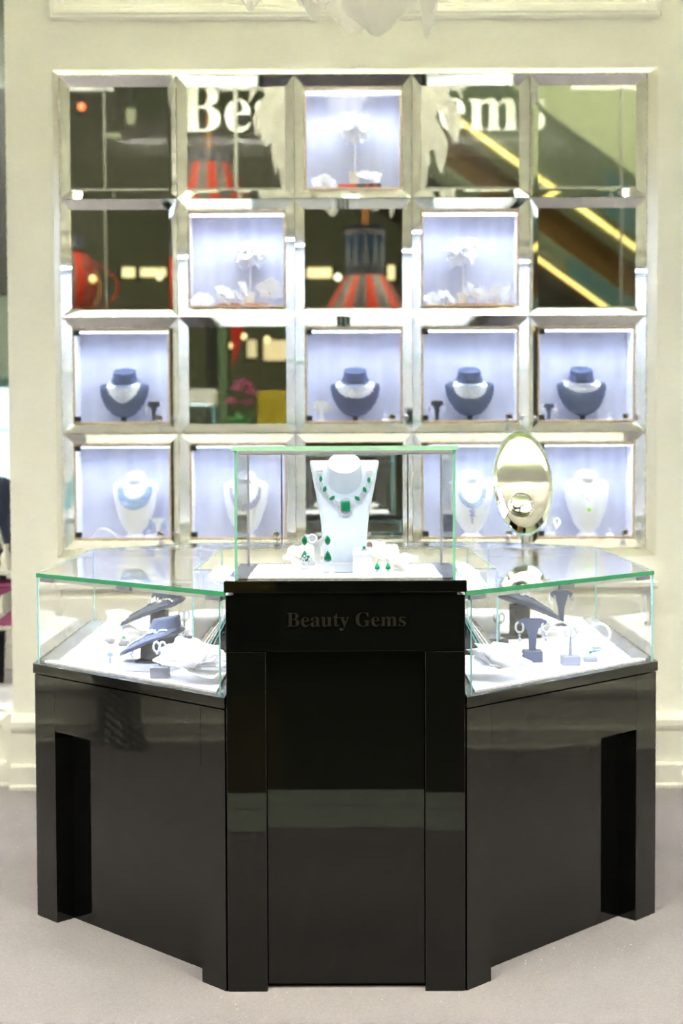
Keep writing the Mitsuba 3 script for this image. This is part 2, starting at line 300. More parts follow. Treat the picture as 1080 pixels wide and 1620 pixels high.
ND = .185                                 # depth of a niche
NICHE = {(0, 2): 'lit niche in the top row with a white flower tree over red and black books', (1, 1): 'left lit niche of the second row with white blossoms and rust-red books',
         (1, 3): 'right lit niche of the second row with white blossoms on a row of brown books', (2, 0): 'lit glass-door niche with a navy bust at the left end of its row',
         (2, 2): 'lit glass-door niche with a navy bust and white earring stand, centre column', (2, 3): 'lit glass-door niche with a navy bust and black earring stand on its left',
         (2, 4): 'lit glass-door niche with a navy bust and pearl earrings, right end', (3, 0): 'lit glass-door niche with a white bust and curved bracelet ramp',
         (3, 1): 'lit glass-door niche with a white bust left of the tall glass box', (3, 3): 'lit glass-door niche with a white bust right of the tall glass box', (3, 4): 'lit glass-door niche with a white bust and green pendant'}
def niche(i, j):
    c = cell(i, j); k = thing('display_niche', NICHE[i, j], 'display niche', 'lit niches of the display wall'); bevels(k, c)
    x0, x1, z0, z1 = c[0] + BW, c[1] - BW, c[2] + BW, c[3] - BW; y0, y1 = YO, YO + ND
    put(k, 'back_panel', shp(box(x0 - .004, x1 + .004, y1, y1 + .008, z0 - .004, z1 + .004), 'silk'))
    for x in (x0 - .008, x1): put(k, 'side_panel', shp(box(x, x + .008, y0, y1, z0, z1), 'white_lam'))
    put(k, 'top_panel', shp(box(x0, x1, y0, y1, z1, z1 + .008), 'white_lam')); put(k, 'floor_panel', shp(box(x0, x1, y0, y1, z0 - .008, z0), 'white_lam'))
    put(k, 'light_valance', shp(cat_([box(x0, x1, y0 + .014, y0 + .018, z1 - .016, z1), box(x0, x1, y0 + .060, y0 + .064, z1 - .020, z1)]), 'white_lam'))
    put(k, 'led_strip', shp(tm([(x0 + .005, y0 + .020, z1 - .004), (x0 + .005, y0 + .050, z1 - .004), (x1 - .005, y0 + .050, z1 - .004), (x1 - .005, y0 + .020, z1 - .004)], [(0, 1, 2), (0, 2, 3)]), 'led', emit=[v * (.85, 1.0, .82, .74)[i] for v in NICHE_LED]))
    w = .011; ya, yb = y0 + .001, y0 + .013
    d = put(k, 'door', shp(cat_([box(x0, x1, ya, yb, z0, z0 + w, .002), box(x0, x1, ya, yb, z1 - w * .6, z1, .002), box(x0, x0 + w * .8, ya, yb, z0 + w, z1 - w, .002), box(x1 - w * .8, x1, ya, yb, z0 + w, z1 - w, .002)]), 'champagne'), label='champagne metal door frame')
    put(d, 'pane', shp(tm([(x0 + .008, y0 + .006, z0 + .01), (x1 - .008, y0 + .006, z0 + .01), (x1 - .008, y0 + .006, z1 - .006), (x0 + .008, y0 + .006, z1 - .006)], [(0, 1, 2), (0, 2, 3)]), 'pane'))
    if i >= 2:
        for z in (z0 + .012, z1 - .034): put(d, 'hinge', shp(box(x0 + .004, x0 + .03, ya - .004, yb + .012, z, z + .022, .002), 'black'))
        M = XF((x1 - .045, ya, z0 + .026), 0, 90)
        put(d, 'lock_knob', shp(tf(lathe([(0, -.002), (.006, 0), (.006, .014), (.013, .018), (.015, .026), (.011, .034), (0, .036)], 20), M), 'chrome', smooth=40), label='chrome lock knob')
    return dict(x0=x0, x1=x1, z0=z0, z1=z1, y0=y0, y1=y1, cx=(x0 + x1) / 2)
N = {ij: niche(*ij) for ij in NICHE}
# ------------------------------------------------------------------ busts
def prof_loft(rows, n=48, p=2.3):
    """rows: (z, half width, y centre, front depth, back depth, tilt)"""
    z = np.array([r[0] for r in rows]); A = np.array(rows, float)
    zz = np.unique(np.concatenate([np.linspace(a, b, 4) for a, b in zip(z[:-1], z[1:])]))
    rings = []
    for q in zz:
        h, yc, bf, bb, tl = [np.interp(q, z, A[:, k]) for k in range(1, 6)]
        rings.append(sring(0, yc, q, h, bf, bb, n, p, tl))
    return loft(rings)
NAVY = prof_loft([(0, .010, -.030, .012, .012, 0), (.006, .034, -.028, .020, .012, 0), (.014, .050, -.026, .026, .013, 0), (.035, .072, -.020, .034, .014, 0), (.062, .089, -.013, .042, .016, 0), (.088, .100, -.006, .046, .018, 0),
                  (.115, .106, .002, .048, .020, 0), (.132, .107, .008, .047, .022, .05), (.142, .104, .012, .045, .024, .1), (.148, .088, .014, .044, .030, .15), (.153, .068, .014, .046, .036, .2), (.163, .057, .013, .046, .040, .25), (.180, .0505, .011, .044, .042, .3), (.2, .0485, .009, .043, .043, .36), (.203, .046, .009, .041, .041, .36)])
WHITE = prof_loft([(0, .024, -.034, .016, .014, 0), (.01, .038, -.032, .022, .016, 0), (.024, .050, -.029, .028, .018, 0), (.045, .062, -.024, .034, .019, 0), (.085, .078, -.015, .042, .020, 0), (.125, .089, -.006, .047, .021, 0), (.165, .096, .003, .048, .022, 0),
                   (.195, .0985, .010, .046, .024, .02), (.212, .096, .013, .043, .026, .08), (.220, .084, .014, .042, .030, .14), (.224, .062, .013, .044, .034, .22), (.230, .046, .010, .042, .036, .32), (.242, .0415, .006, .040, .038, .42), (.250, .0405, .004, .039, .039, .45), (.252, .037, .004, .036, .036, .45)])
def hero_mesh():
    rows = [(0, .061, 0, .020, .02, 0), (.06, .0622, .008, .021, .02, 0), (.10, .065, .014, .022, .02, 0), (.14, .070, .020, .024, .02, 0), (.18, .0785, .026, .027, .02, 0), (.22, .0865, .032, .030, .02, 0), (.25, .092, .036, .030, .02, 0), (.270, .0962, .039, .026, .02, 0), (.277, .0965, .040, .022, .02, 0), (.281, .093, .040, .014, .016, 0)]
    plate = prof_loft(rows, 56, 4.5)
    a = np.arange(40) * 2 * np.pi / 40
    ring = lambda cy, cz, rx, ry, tilt: np.stack([rx * np.cos(a), cy + ry * np.sin(a) * math.cos(tilt), cz + ry * np.sin(a) * math.sin(tilt)], 1)
    neck = loft([ring(.036, .176, .060, .030, 1.0), ring(.022, .208, .0555, .034, 1.0), ring(.006, .240, .049, .037, .98), ring(-.010, .266, .0462, .037, .95), ring(-.0145, .273, .0458, .0365, .95), ring(-.0157, .2748, .043, .034, .95)])
    A = m3.Manifold(m3.Mesh(plate.vertices.astype(np.float32), plate.faces.astype(np.uint32))); B = m3.Manifold(m3.Mesh(neck.vertices.astype(np.float32), neck.faces.astype(np.uint32)))
    u = A + B
    if u.num_tri() < 100: return cat_([plate, neck])
    q = u.to_mesh(); return tm(q.vert_properties[:, :3], q.tri_verts)
HERO = hero_mesh()
class Front:
    """front-surface lookup of a bust: y at (x, z)"""
    def __init__(s, mesh):
        m = mesh.subdivide_to_size(.006) if len(mesh.faces) < 60000 else mesh
        n = m.vertex_normals; k = n[:, 1] < -.05
        from scipy.spatial import cKDTree
        s.v = np.array(m.vertices)[k]; s.n = n[k]; s.t = cKDTree(s.v[:, [0, 2]])
    def __call__(s, x, z, lift=0.002):
        d, i = s.t.query([x, z], k=5); y = s.v[i, 1]; w = 1 / (d + 1e-4); keep = y < y.min() + .012
        return np.array([x, float((y * w * keep).sum() / (w * keep).sum()) - lift, z])
    def nrm(s, x, z):
        d, i = s.t.query([x, z]); return s.n[i]
FN, FW, FH = Front(NAVY), Front(WHITE), Front(HERO)
def place_on(F, mesh, x, z, ang=0.0, lift=.002):
    """put a stone (in xz, facing -y) on the bust surface"""
    p = F(x, z, lift); n = -F.nrm(x, z); n /= np.linalg.norm(n) + 1e-9
    ux = np.array([1, 0, 0]) - n * n[0]; ux /= np.linalg.norm(ux); uz = np.cross(ux, n); c, s_ = math.cos(ang), math.sin(ang)
    R = np.eye(4); R[:3, 0] = c * ux + s_ * uz; R[:3, 1] = n; R[:3, 2] = -s_ * ux + c * uz; R[:3, 3] = p
    return tf(mesh, R)
def arc_pts(w, ztop, zbot, n, power=2.0):
    """curve on the chest: from (-w, ztop) through (0, zbot) to (w, ztop)"""
    t = np.linspace(-1, 1, n); return [(w * math.sin(a * math.pi / 2) , zbot + (ztop - zbot) * abs(a) ** power, a) for a in t]
G5 = gem(.0058); G4 = gem(.0044, n=6); G7 = gem(.0078)

def collar(F, rows, seed, stone=G5, jitter=.0006):
    """many-row stone collar, joined: rows = (half width, ztop, zbot, power)"""
    r = random.Random(seed); out = []
    for w, zt, zb, pw in rows:
        n = int(2.3 * (w + abs(zt - zb)) / .0058 * 1.02)
        for x, z, a in arc_pts(w, zt, zb, n, pw):
            out.append(place_on(F, stone, x + r.uniform(-jitter, jitter), z + r.uniform(-jitter, jitter), r.uniform(-.5, .5)))
    return cat_(out)
S_navy = shp(NAVY, 'navy', smooth=40); S_white = shp(WHITE, 'bust_white', smooth=40)
S_navystand = shp(cat_([box(-.011, .011, -.03, -.008, -.022, .03, .003), cbox(0, -.02, -.03, .13, .07, .008, .003)]), 'navy_dark')
S_whitefoot = shp(cat_([prof_loft([(-.026, .046, -.02, .036, .034, 0), (-.016, .045, -.02, .035, .033, 0), (-.006, .034, -.022, .026, .024, 0), (.006, .03, -.026, .02, .018, 0)], 40)]), 'bust_white', smooth=40)

def navy_bust(M, label, group='navy necklace busts in the wall niches', stand=True):
    k = thing('necklace_bust', label, 'bust', group); put(k, 'form', S_navy, M)
    if stand: put(k, 'stand', S_navystand, M)
    return k
def white_bust(M, label):
    k = thing('necklace_bust', label, 'bust', 'white necklace busts in the wall niches'); put(k, 'form', S_white, M); put(k, 'foot', S_whitefoot, M); return k
def necklace(label, M, stones, parts=(), group=None, kind='stuff', m='diamond'):
    k = thing('necklace', label, 'necklace', group)
    put(k, 'stones', shp(stones, m), M, kind=kind)
    for nm, mesh, mm, lab in parts: put(k, nm, shp(mesh, mm), M, label=lab)
    return k

# earring stand: T-shaped card on a block, two earrings
def t_card(w, h, th=.006):
    P = [(-.11, 0), (.11, 0), (.13, .45), (.22, .70), (.48, .84), (.5, .92), (.28, 1.0), (-.28, 1.0), (-.5, .92), (-.48, .84), (-.22, .70), (-.13, .45)]
    m = extr(Polygon([(x * w, z * h) for x, z in P]).buffer(.002).buffer(-.001), -th / 2, th / 2)
    return tf(m, XF(rx=90))
def earring_stand(M, label, m, w=.058, h=.062, base=(.036, .026, .016), group='earring stands in the wall niches'):
    k = thing('earring_stand', label, 'earring stand', group)
    put(k, 'card', shp(tf(t_card(w, h), XF((0, 0, base[2] - .001))), m), M); put(k, 'base', shp(cbox(0, 0, 0, *base, .002), m), M); return k
def earrings(M, label, w, z, style, m='diamond', group=None):
    """a pair hanging at x = +-w"""
    k = thing('earrings', label, 'earrings', group)
    for s in (-1, 1):
        if style == 'drop':
            g = cat_([tf(gem(.010), XF((s * w, -.006, z))), tf(marquise(.014, .030, .006), XF((s * w, -.006, z - .024))), tf(gem(.007), XF((s * w, -.006, z - .042)))])
        elif style == 'pearl':
            a = trimesh.creation.icosphere(2, .006); b = trimesh.creation.icosphere(2, .0095); b.apply_scale([1, 1, 1.25])
            g = cat_([tf(a, XF((s * w, -.007, z))), tf(b, XF((s * w, -.007, z - .02)))])
        elif style == 'hoop':
            t = np.arange(24) * 2 * np.pi / 24
            pts = [(s * w + .012 * math.cos(q), -.006 + .006 * math.sin(q), z - .012 + .015 * math.sin(q)) for q in t]
            g = cat_([tf(gem(.0075), XF(p)) for p in pts] + [tf(gem(.009), XF((s * w, -.006, z - .036))), tf(marquise(.009, .016, .005), XF((s * w, -.006, z - .050)))])
        else:   # chandelier
            g = cat_([tf(gem(.009), XF((s * w, -.006, z - q * .011))) for q in range(4)] + [tf(gem(.008), XF((s * w + .008 * u, -.006, z - .022 - .009 * q))) for q in range(2) for u in (-1, 1)])
        put(k, 'earring', shp(g, m, smooth=40 if style == 'pearl' else False), M)
    return k
S_torus = None
def ring_mesh(R, r, stone=None):
    t = np.arange(32) * 2 * np.pi / 32
    return tube([(R * math.cos(a), 0, R + R * math.sin(a)) for a in t], r, 8, closed=True)
def ring_on_mound(M, label, m='bust_white', stone='diamond', sr=.006, metal='gold'):
    k = thing('ring_stand', label.replace('ring on', 'stand holding a ring,') if False else label, 'ring stand')
    put(k, 'mound', shp(lathe([(0, 0), (.021, 0), (.022, .004), (.018, .012), (.009, .020), (.005, .022), (0, .022)], 28), m, smooth=50), M)
    return k
def ring(M, label, stone='diamond', sr=.011, metal='gold'):
    k = thing('ring', label, 'ring'); put(k, 'band', shp(ring_mesh(.0085, .0014), metal, smooth=True), M)
    put(k, 'stone', shp(tf(gem(sr), XF((0, 0, .019))), stone), M); return k

# ------------------------------------------------------------------ paper flowers
def petal_grid(L, W, cup, curl, nu=7, nv=7, pleat=0.0, tip=2.0):
    u = np.linspace(0, 1, nu); v = np.linspace(-1, 1, nv); P = []
    for a in u:
        w = W * (math.sin(math.pi * min(a ** .75, 1) * .5) ** .8) * (1 - .55 * max(0, a - .7) / .3 * (max(0, a - .7) / .3)) 
        for b in v:
            x = w * b; y = L * a * (1 - .08 * tip * b * b * a); z = cup * (b * b) * w + curl * L * a * a + pleat * math.cos(b * 9) * a
            P.append((x, y, z))
    f = []
    for i in range(nu - 1):
        for j in range(nv - 1):
            a = i * nv + j; f += [(a, a + 1, a + nv + 1), (a, a + nv + 1, a + nv)]
    return tm(P, f)
def flower_petals(R, seed, layers=((6, 1.0, 18), (5, .78, 42), (4, .5, 66))):
    """list of petal meshes, flower axis +z, radius R"""
    r = random.Random(seed); out = []
    for n, s, el in layers:
        o = r.uniform(0, 360)
        for i in range(n):
            L = R * s * r.uniform(.9, 1.1); m = petal_grid(L, L * r.uniform(.40, .52), r.uniform(.25, .5), r.uniform(-.25, .12))
            out.append(tf(m, XF(rz=o + i * 360 / n + r.uniform(-10, 10)) @ XF(rx=el + r.uniform(-12, 12))))
    return out
def small_flower(M, label, R, seed, group=None, m='paper'):
    k = thing('paper_flower', label, 'paper flower', group); pts = flower_petals(R, seed)
    put(k, 'petals', shp(cat_(pts), m, smooth=50), M, kind='stuff')
    put(k, 'centre', shp(tf(trimesh.creation.icosphere(1, R * .16), XF((0, 0, R * .12))), 'paper_cream', smooth=True), M); return k
def big_flower(M, label, R, seed, layers):
    k = thing('paper_flower', label, 'paper flower')
    for p in flower_petals(R, seed, layers): put(k, 'petal', shp(p, 'paper', smooth=50), M)
    put(k, 'centre', shp(tf(trimesh.creation.icosphere(1, R * .13), XF((0, 0, R * .10))), 'paper_cream', smooth=True), M); return k
def flower_tree(M, label, pot, h, R, seed, potw=.046):
    """a bloom on a thin stem in a small square pot"""
    k = thing('flower_tree', label, 'flower ornament')
    put(k, 'pot', shp(loft([np.array([(-a, -a, z), (a, -a, z), (a, a, z), (-a, a, z)]) for a, z in ((potw * .40, 0), (potw * .5, pot), (potw * .42, pot), (potw * .4, pot - .008))]), 'paper_cream'), M)
    r = random.Random(seed); pts = [(.004 * math.sin(q * 3), 0, pot - .006 + (h - pot) * q) for q in np.linspace(0, 1, 9)]
    put(k, 'stem', shp(tube(pts, .0032, 7), 'paper', smooth=True), M)
    B = []
    for i, (az, el, s) in enumerate([(0, 60, 1), (70, 15, .85), (150, 25, .9), (230, 12, .9), (300, 30, .8)]):
        B += [tf(p, XF((0, 0, h)) @ XF(rz=az) @ XF(rx=90 - el) @ XF((0, 0, R * .15))) for p in flower_petals(R * .72 * s, seed + i, ((6, 1, 22), (5, .7, 50)))]
    put(k, 'bloom', shp(cat_(B), 'paper', smooth=50), M, kind='stuff'); return k
def books(x0, y, z, widths, h, d, mats, group, lab, gap=.0006, jit=5):
    r = random.Random(jit); x = x0
    ORD = 'first second third fourth fifth sixth seventh eighth ninth tenth eleventh twelfth thirteenth fourteenth'.split()
    for o_, w, m in zip(ORD, widths, mats):
        hh = h * r.uniform(.9, 1.0)
        k = thing('book', ('%s, %s from the left of %s' % ({'book_red': 'small red book', 'book_black': 'small black book', 'book_rust': 'small rust-red book', 'book_brown': 'small brown book'}[m], o_, lab)), 'book', group)
        put(k, 'cover', shp(cat_([box(x, x + w, y, y + .003, z, z + hh, .001), box(x, x + .0014, y, y + d, z, z + hh), box(x + w - .0014, x + w, y, y + d, z, z + hh)]), m))
        put(k, 'pages', shp(box(x + .0014, x + w - .0014, y + .003, y + d - .002, z + .0015, z + hh - .0015), 'page'))
        x += w + gap
    return x

# ------------------------------------------------------------------ niche contents (x, z from the niche floor)
def NP(ij, u, v=0.0, back=.085):
    """point in a niche: u metres from its left edge, v above the floor, back from the opening"""
    n = N[ij]; return (n['x0'] + u, n['y0'] + back, n['z0'] + v)
e = .0005
# top row, centre
ij = (0, 2); p = NP(ij, .215, 0, .10)
bz = .036
flower_tree(XF((p[0], p[1], p[2] + e + bz)), 'white paper flower on a thin stem in a cream pot, top row niche', .056, .235, .105, 11)
x = books(NP(ij, .145)[0], NP(ij, 0, 0, .05)[1], p[2] + e, [.0162] * 5, bz, .085, ['book_red'] * 5, 'small red books in the top niche', 'the red run in the top niche')
books(x, NP(ij, 0, 0, .05)[1], p[2] + e, [.0162] * 6, bz, .085, ['book_black', 'book_black', 'book_red', 'book_black', 'book_red', 'book_black'], 'dark and red books under the flower in the top niche', 'the dark run in the top niche')
small_flower(XF(NP(ij, .085, .026, .06), 0, 62), 'open white paper flower at the lower left of the top row niche', .062, 21)
small_flower(XF((p[0] + .062, p[1] - .04, p[2] + bz + .016), 0, 40), 'white paper flower lying on the dark books of the top row niche', .058, 22)
# second row, left
ij = (1, 1); p = NP(ij, .255, 0, .11)
flower_tree(XF((p[0], p[1], p[2] + e + .028)), 'white paper flower tree in the left niche of the second row', .05, .205, .105, 12)
k = books(NP(ij, .112)[0], NP(ij, 0, 0, .06)[1], p[2] + e, [.0155] * 14, .027, .09, ['book_rust'] * 14, 'rust-red books in the left niche of the second row', 'the row in the left blossom niche')
for q, (u, v, b, R, a, lab) in enumerate([(.055, .028, .06, .055, 55, 'white paper flower at the far left corner of the second row left niche'), (.145, .058, .04, .054, 60, 'white paper flower on the left end of the rust-red books'), (.205, .044, .028, .045, 65, 'small white paper flower before the pot in the second row left niche'),
                                          (.225, .085, .05, .043, 70, 'white paper flower leaning on the pot in the second row left niche'), (.345, .070, .06, .066, 55, 'large white paper flower at the right of the second row left niche')]):
    small_flower(XF(NP(ij, u, v, b), q * 40, a), lab, R, 30 + q)
# second row, right
ij = (1, 3); p = NP(ij, .185, 0, .11)
flower_tree(XF((p[0], p[1], p[2] + e + .022)), 'white paper flower tree in the right niche of the second row', .05, .215, .105, 13)
books(NP(ij, .108)[0], NP(ij, 0, 0, .05)[1], p[2] + e, [.0155] * 14, .022, .09, ['book_brown', 'book_rust', 'book_brown', 'book_brown', 'book_rust'] * 3, 'brown books in the right niche of the second row', 'the row in the right blossom niche')
for q, (u, v, b, R, a, lab) in enumerate([(.050, .030, .06, .050, 55, 'white paper flower at the far left corner of the second row right niche'), (.105, .040, .05, .050, 60, 'white paper flower on the left end of the brown books'), (.205, .062, .035, .056, 66, 'white paper flower hiding the pot on the brown books'), (.250, .055, .045, .040, 66, 'small white paper flower right of the pot on the brown books'),
                                          (.335, .050, .06, .062, 50, 'large white paper flower at the right corner of the second row right niche'), (.395, .035, .04, .042, 60, 'small white paper flower touching the right wall of the second row right niche')]):
    small_flower(XF(NP(ij, u, v, b), q * 50, a), lab, R, 40 + q)

# third row: navy busts with diamond collars
def navy_set(ij, u, rows, blab, nlab, seed, parts=()):
    M = XF(NP(ij, u, .0305, .10)); navy_bust(M, blab); necklace(nlab, M, collar(FN, rows, seed), parts, 'diamond collars on the navy busts')
bib = lambda n, w0, w1, t0, t1, b0, b1, pw: [(w0 + (w1 - w0) * q, t0 + (t1 - t0) * q, b0 + (b1 - b0) * q, pw) for q in np.linspace(0, 1, n)]
navy_set((2, 0), .205, bib(9, .056, .070, .152, .150, .128, .064, 1.5), 'navy bust wearing a pointed diamond bib, left end of the third row', 'wide pointed diamond bib necklace on the navy bust at the left', 51)
navy_set((2, 2), .215, bib(8, .060, .082, .152, .151, .125, .082, 2.2), 'navy bust wearing a round golden-white collar, centre column', 'round pale gold and diamond collar on the navy bust in the centre column', 52)
navy_set((2, 3), .215, bib(9, .058, .072, .152, .150, .134, .078, 2.4), 'navy bust wearing a broad diamond choker, beside a black earring stand', 'broad diamond choker on the navy bust beside the black earring stand', 53)
navy_set((2, 4), .205, bib(6, .058, .080, .156, .156, .134, .102, 2.2), 'navy bust wearing a narrow wavy collar, right end of the third row', 'narrow wavy diamond collar on the navy bust at the right', 54)
for ij, u, m, lab, st, em, elab in [((2, 0), .338, 'navy_dark', 'black earring stand right of the left navy bust', 'drop', 'diamond', 'long crystal earrings on the black stand right of the left navy bust'), ((2, 2), .068, 'bust_white', 'white earring stand left of the centre navy bust', 'chandelier', 'gold', 'wide gold chandelier earrings on the white stand of the third row'),
                                    ((2, 3), .070, 'navy_dark', 'black earring stand left of the broad-choker navy bust', 'drop', 'diamond', 'pear-shaped crystal earrings left of the broad-choker navy bust'), ((2, 4), .056, 'navy', 'navy earring stand left of the right-hand navy bust', 'pearl', 'pearl', 'white pearl drop earrings on the navy stand of the third row')]:
    M = XF(NP(ij, u, e, .06)); earring_stand(M, lab, m, w=.062 if m != 'navy' else .05, h=.082 if m != 'navy' else .066); earrings(M, elab, .031 if m != 'navy' else .028, .088 if m != 'navy' else .074, st, em)
for ij, u, lab, lab2 in [((2, 2), .345, 'white mound stand holding a ring, right of the centre navy bust', 'gold ring on the white mound right of the centre navy bust'), ((2, 4), .318, 'white mound stand holding a ring, right of the right-hand navy bust', 'ring on the white mound right of the right-hand navy bust')]:
    M = XF(NP(ij, u, e, .05)); ring_on_mound(M, lab); ring(M @ XF((0, 0, .017)), lab2, 'diamond', .012)

# bottom row: white busts
def fringe(F, w, zt, zb, n, L, seed):
    out = []
    for x, z, a in arc_pts(w, zt, zb, n, 2.1):
        for q in range(L): out.append(place_on(F, marquise(.0045, .010, .003), x * (1 + .09 * q), z - .010 * q * (.4 + .6 * (1 - abs(a))), -a * .9))
    return cat_(out)
M = XF(NP((3, 0), .252, .0265, .085)); white_bust(M, 'white bust with a wide blue-white necklace, left end of the bottom row')
rows = bib(5, .050, .074, .205, .205, .148, .106, 2.0)
necklace('wide three-row blue and diamond necklace on the leftmost white bust', M, collar(FW, rows[::2], 61, G5), [('blue_stones', collar(FW, rows[1::2], 62, gem(.0074)), 'blue_stone', 'pale blue stones')], m='blue_stone')
M = XF(NP((3, 1), .235, .0265, .085)); white_bust(M, 'white bust with a violet fringe necklace, behind the left side of the tall glass box')
necklace('violet fringe necklace on the white bust behind the left side of the glass box', M, collar(FW, bib(1, .052, .052, .205, .205, .13, .13, 2.0), 63, G4), [('fringe', fringe(FW, .056, .200, .120, 26, 3, 1), 'violet_stone', 'violet marquise stones')])
M = XF(NP((3, 3), .220, .0265, .085)); white_bust(M, 'white bust with a diamond pendant, left of the oval table mirror')
pend = cat_([place_on(FW, marquise(.008, .012, .004), dx, z, a) for dx, z, a in ((0, .098, 0), (-.008, .092, .6), (.008, .092, -.6), (0, .084, 0), (-.007, .076, -.6), (.007, .076, .6), (0, .068, 0), (0, .056, 0), (0, .044, 0))])
necklace('blue-white necklace with a long drop pendant on the white bust left of the oval mirror', M, collar(FW, bib(2, .050, .060, .200, .200, .122, .110, 2.0), 64, gem(.007)), [('pendant', pend, 'violet_stone', 'pale violet drop pendant')], m='blue_stone')
M = XF(NP((3, 4), .225, .0265, .085)); white_bust(M, 'white bust with a green drop pendant, right end of the bottom row')
chain = cat_([place_on(FW, G4, sx * w, z, 0) for sx in (-1, 1) for w, z in zip(np.linspace(.055, 0, 30), np.linspace(.195, .135, 30))])
pd = cat_([place_on(FW, gem(.0045), .0125 * math.cos(a), .098 + .0165 * math.sin(a)) for a in np.arange(16) * 2 * np.pi / 16])
necklace('fine V-shaped chain with a green drop on the rightmost white bust', M, chain, [('halo', pd, 'diamond', None), ('drop', place_on(FW, marquise(.018, .026, .008, 0), 0, .098, 0, .004), 'peridot', 'bright green stone')], m='platinum')
for ij, u, lab, st, em, elab in [((3, 0), .352, 'white earring stand right of the leftmost white bust', 'drop', 'blue_stone', 'blue-white drop earrings on the stand right of the leftmost white bust'), ((3, 4), .06, 'white earring stand between the oval mirror and the rightmost white bust', 'hoop', 'diamond', 'hoop earrings on the stand between the oval mirror and the rightmost white bust')]:
    M = XF(NP(ij, u, e, .055)); earring_stand(M, lab, 'bust_white', w=.062, h=.068, base=(.046, .03, .024)); ek = earrings(M, elab, .031, .080, st, em)
    if ij[1] == 4:
        for s in (-1, 1): put(ek, 'green_stone', shp(tf(gem(.010), XF((s * .031, -.011, .080))), 'peridot'), M, label='green stone')
for ij, u, lab, lab2 in [((3, 4), .318, 'white mound stand holding a ring, right of the rightmost white bust', 'silver ring on the mound right of the rightmost white bust'), ((3, 0), .315, 'white mound stand between the leftmost white bust and its earring stand', 'silver ring on the mound between the leftmost white bust and its earring stand')]:
    M = XF(NP(ij, u, e, .035)); ring_on_mound(M, lab); ring(M @ XF((0, 0, .017)), lab2, 'diamond', .013, 'platinum')
RT = np.linspace(0, 1, 14)
def ramp(L, h, w, th=.004):
    zs = h * np.sin(np.pi * np.clip(RT * 1.15, 0, 1)) * (1 - .35 * RT) + .002; xs = L * RT
    return loft([np.array([(x, -w / 2, z), (x, w / 2, z), (x, w / 2, z + th), (x, -w / 2, z + th)]) for x, z in zip(xs, zs)])
single('bracelet_ramp', shp(ramp(.16, .05, .055), 'bust_white', smooth=30), 'curved white bracelet ramp left of the leftmost white bust', 'bracelet stand', M=XF(NP((3, 0), .045, e, .07), 0))
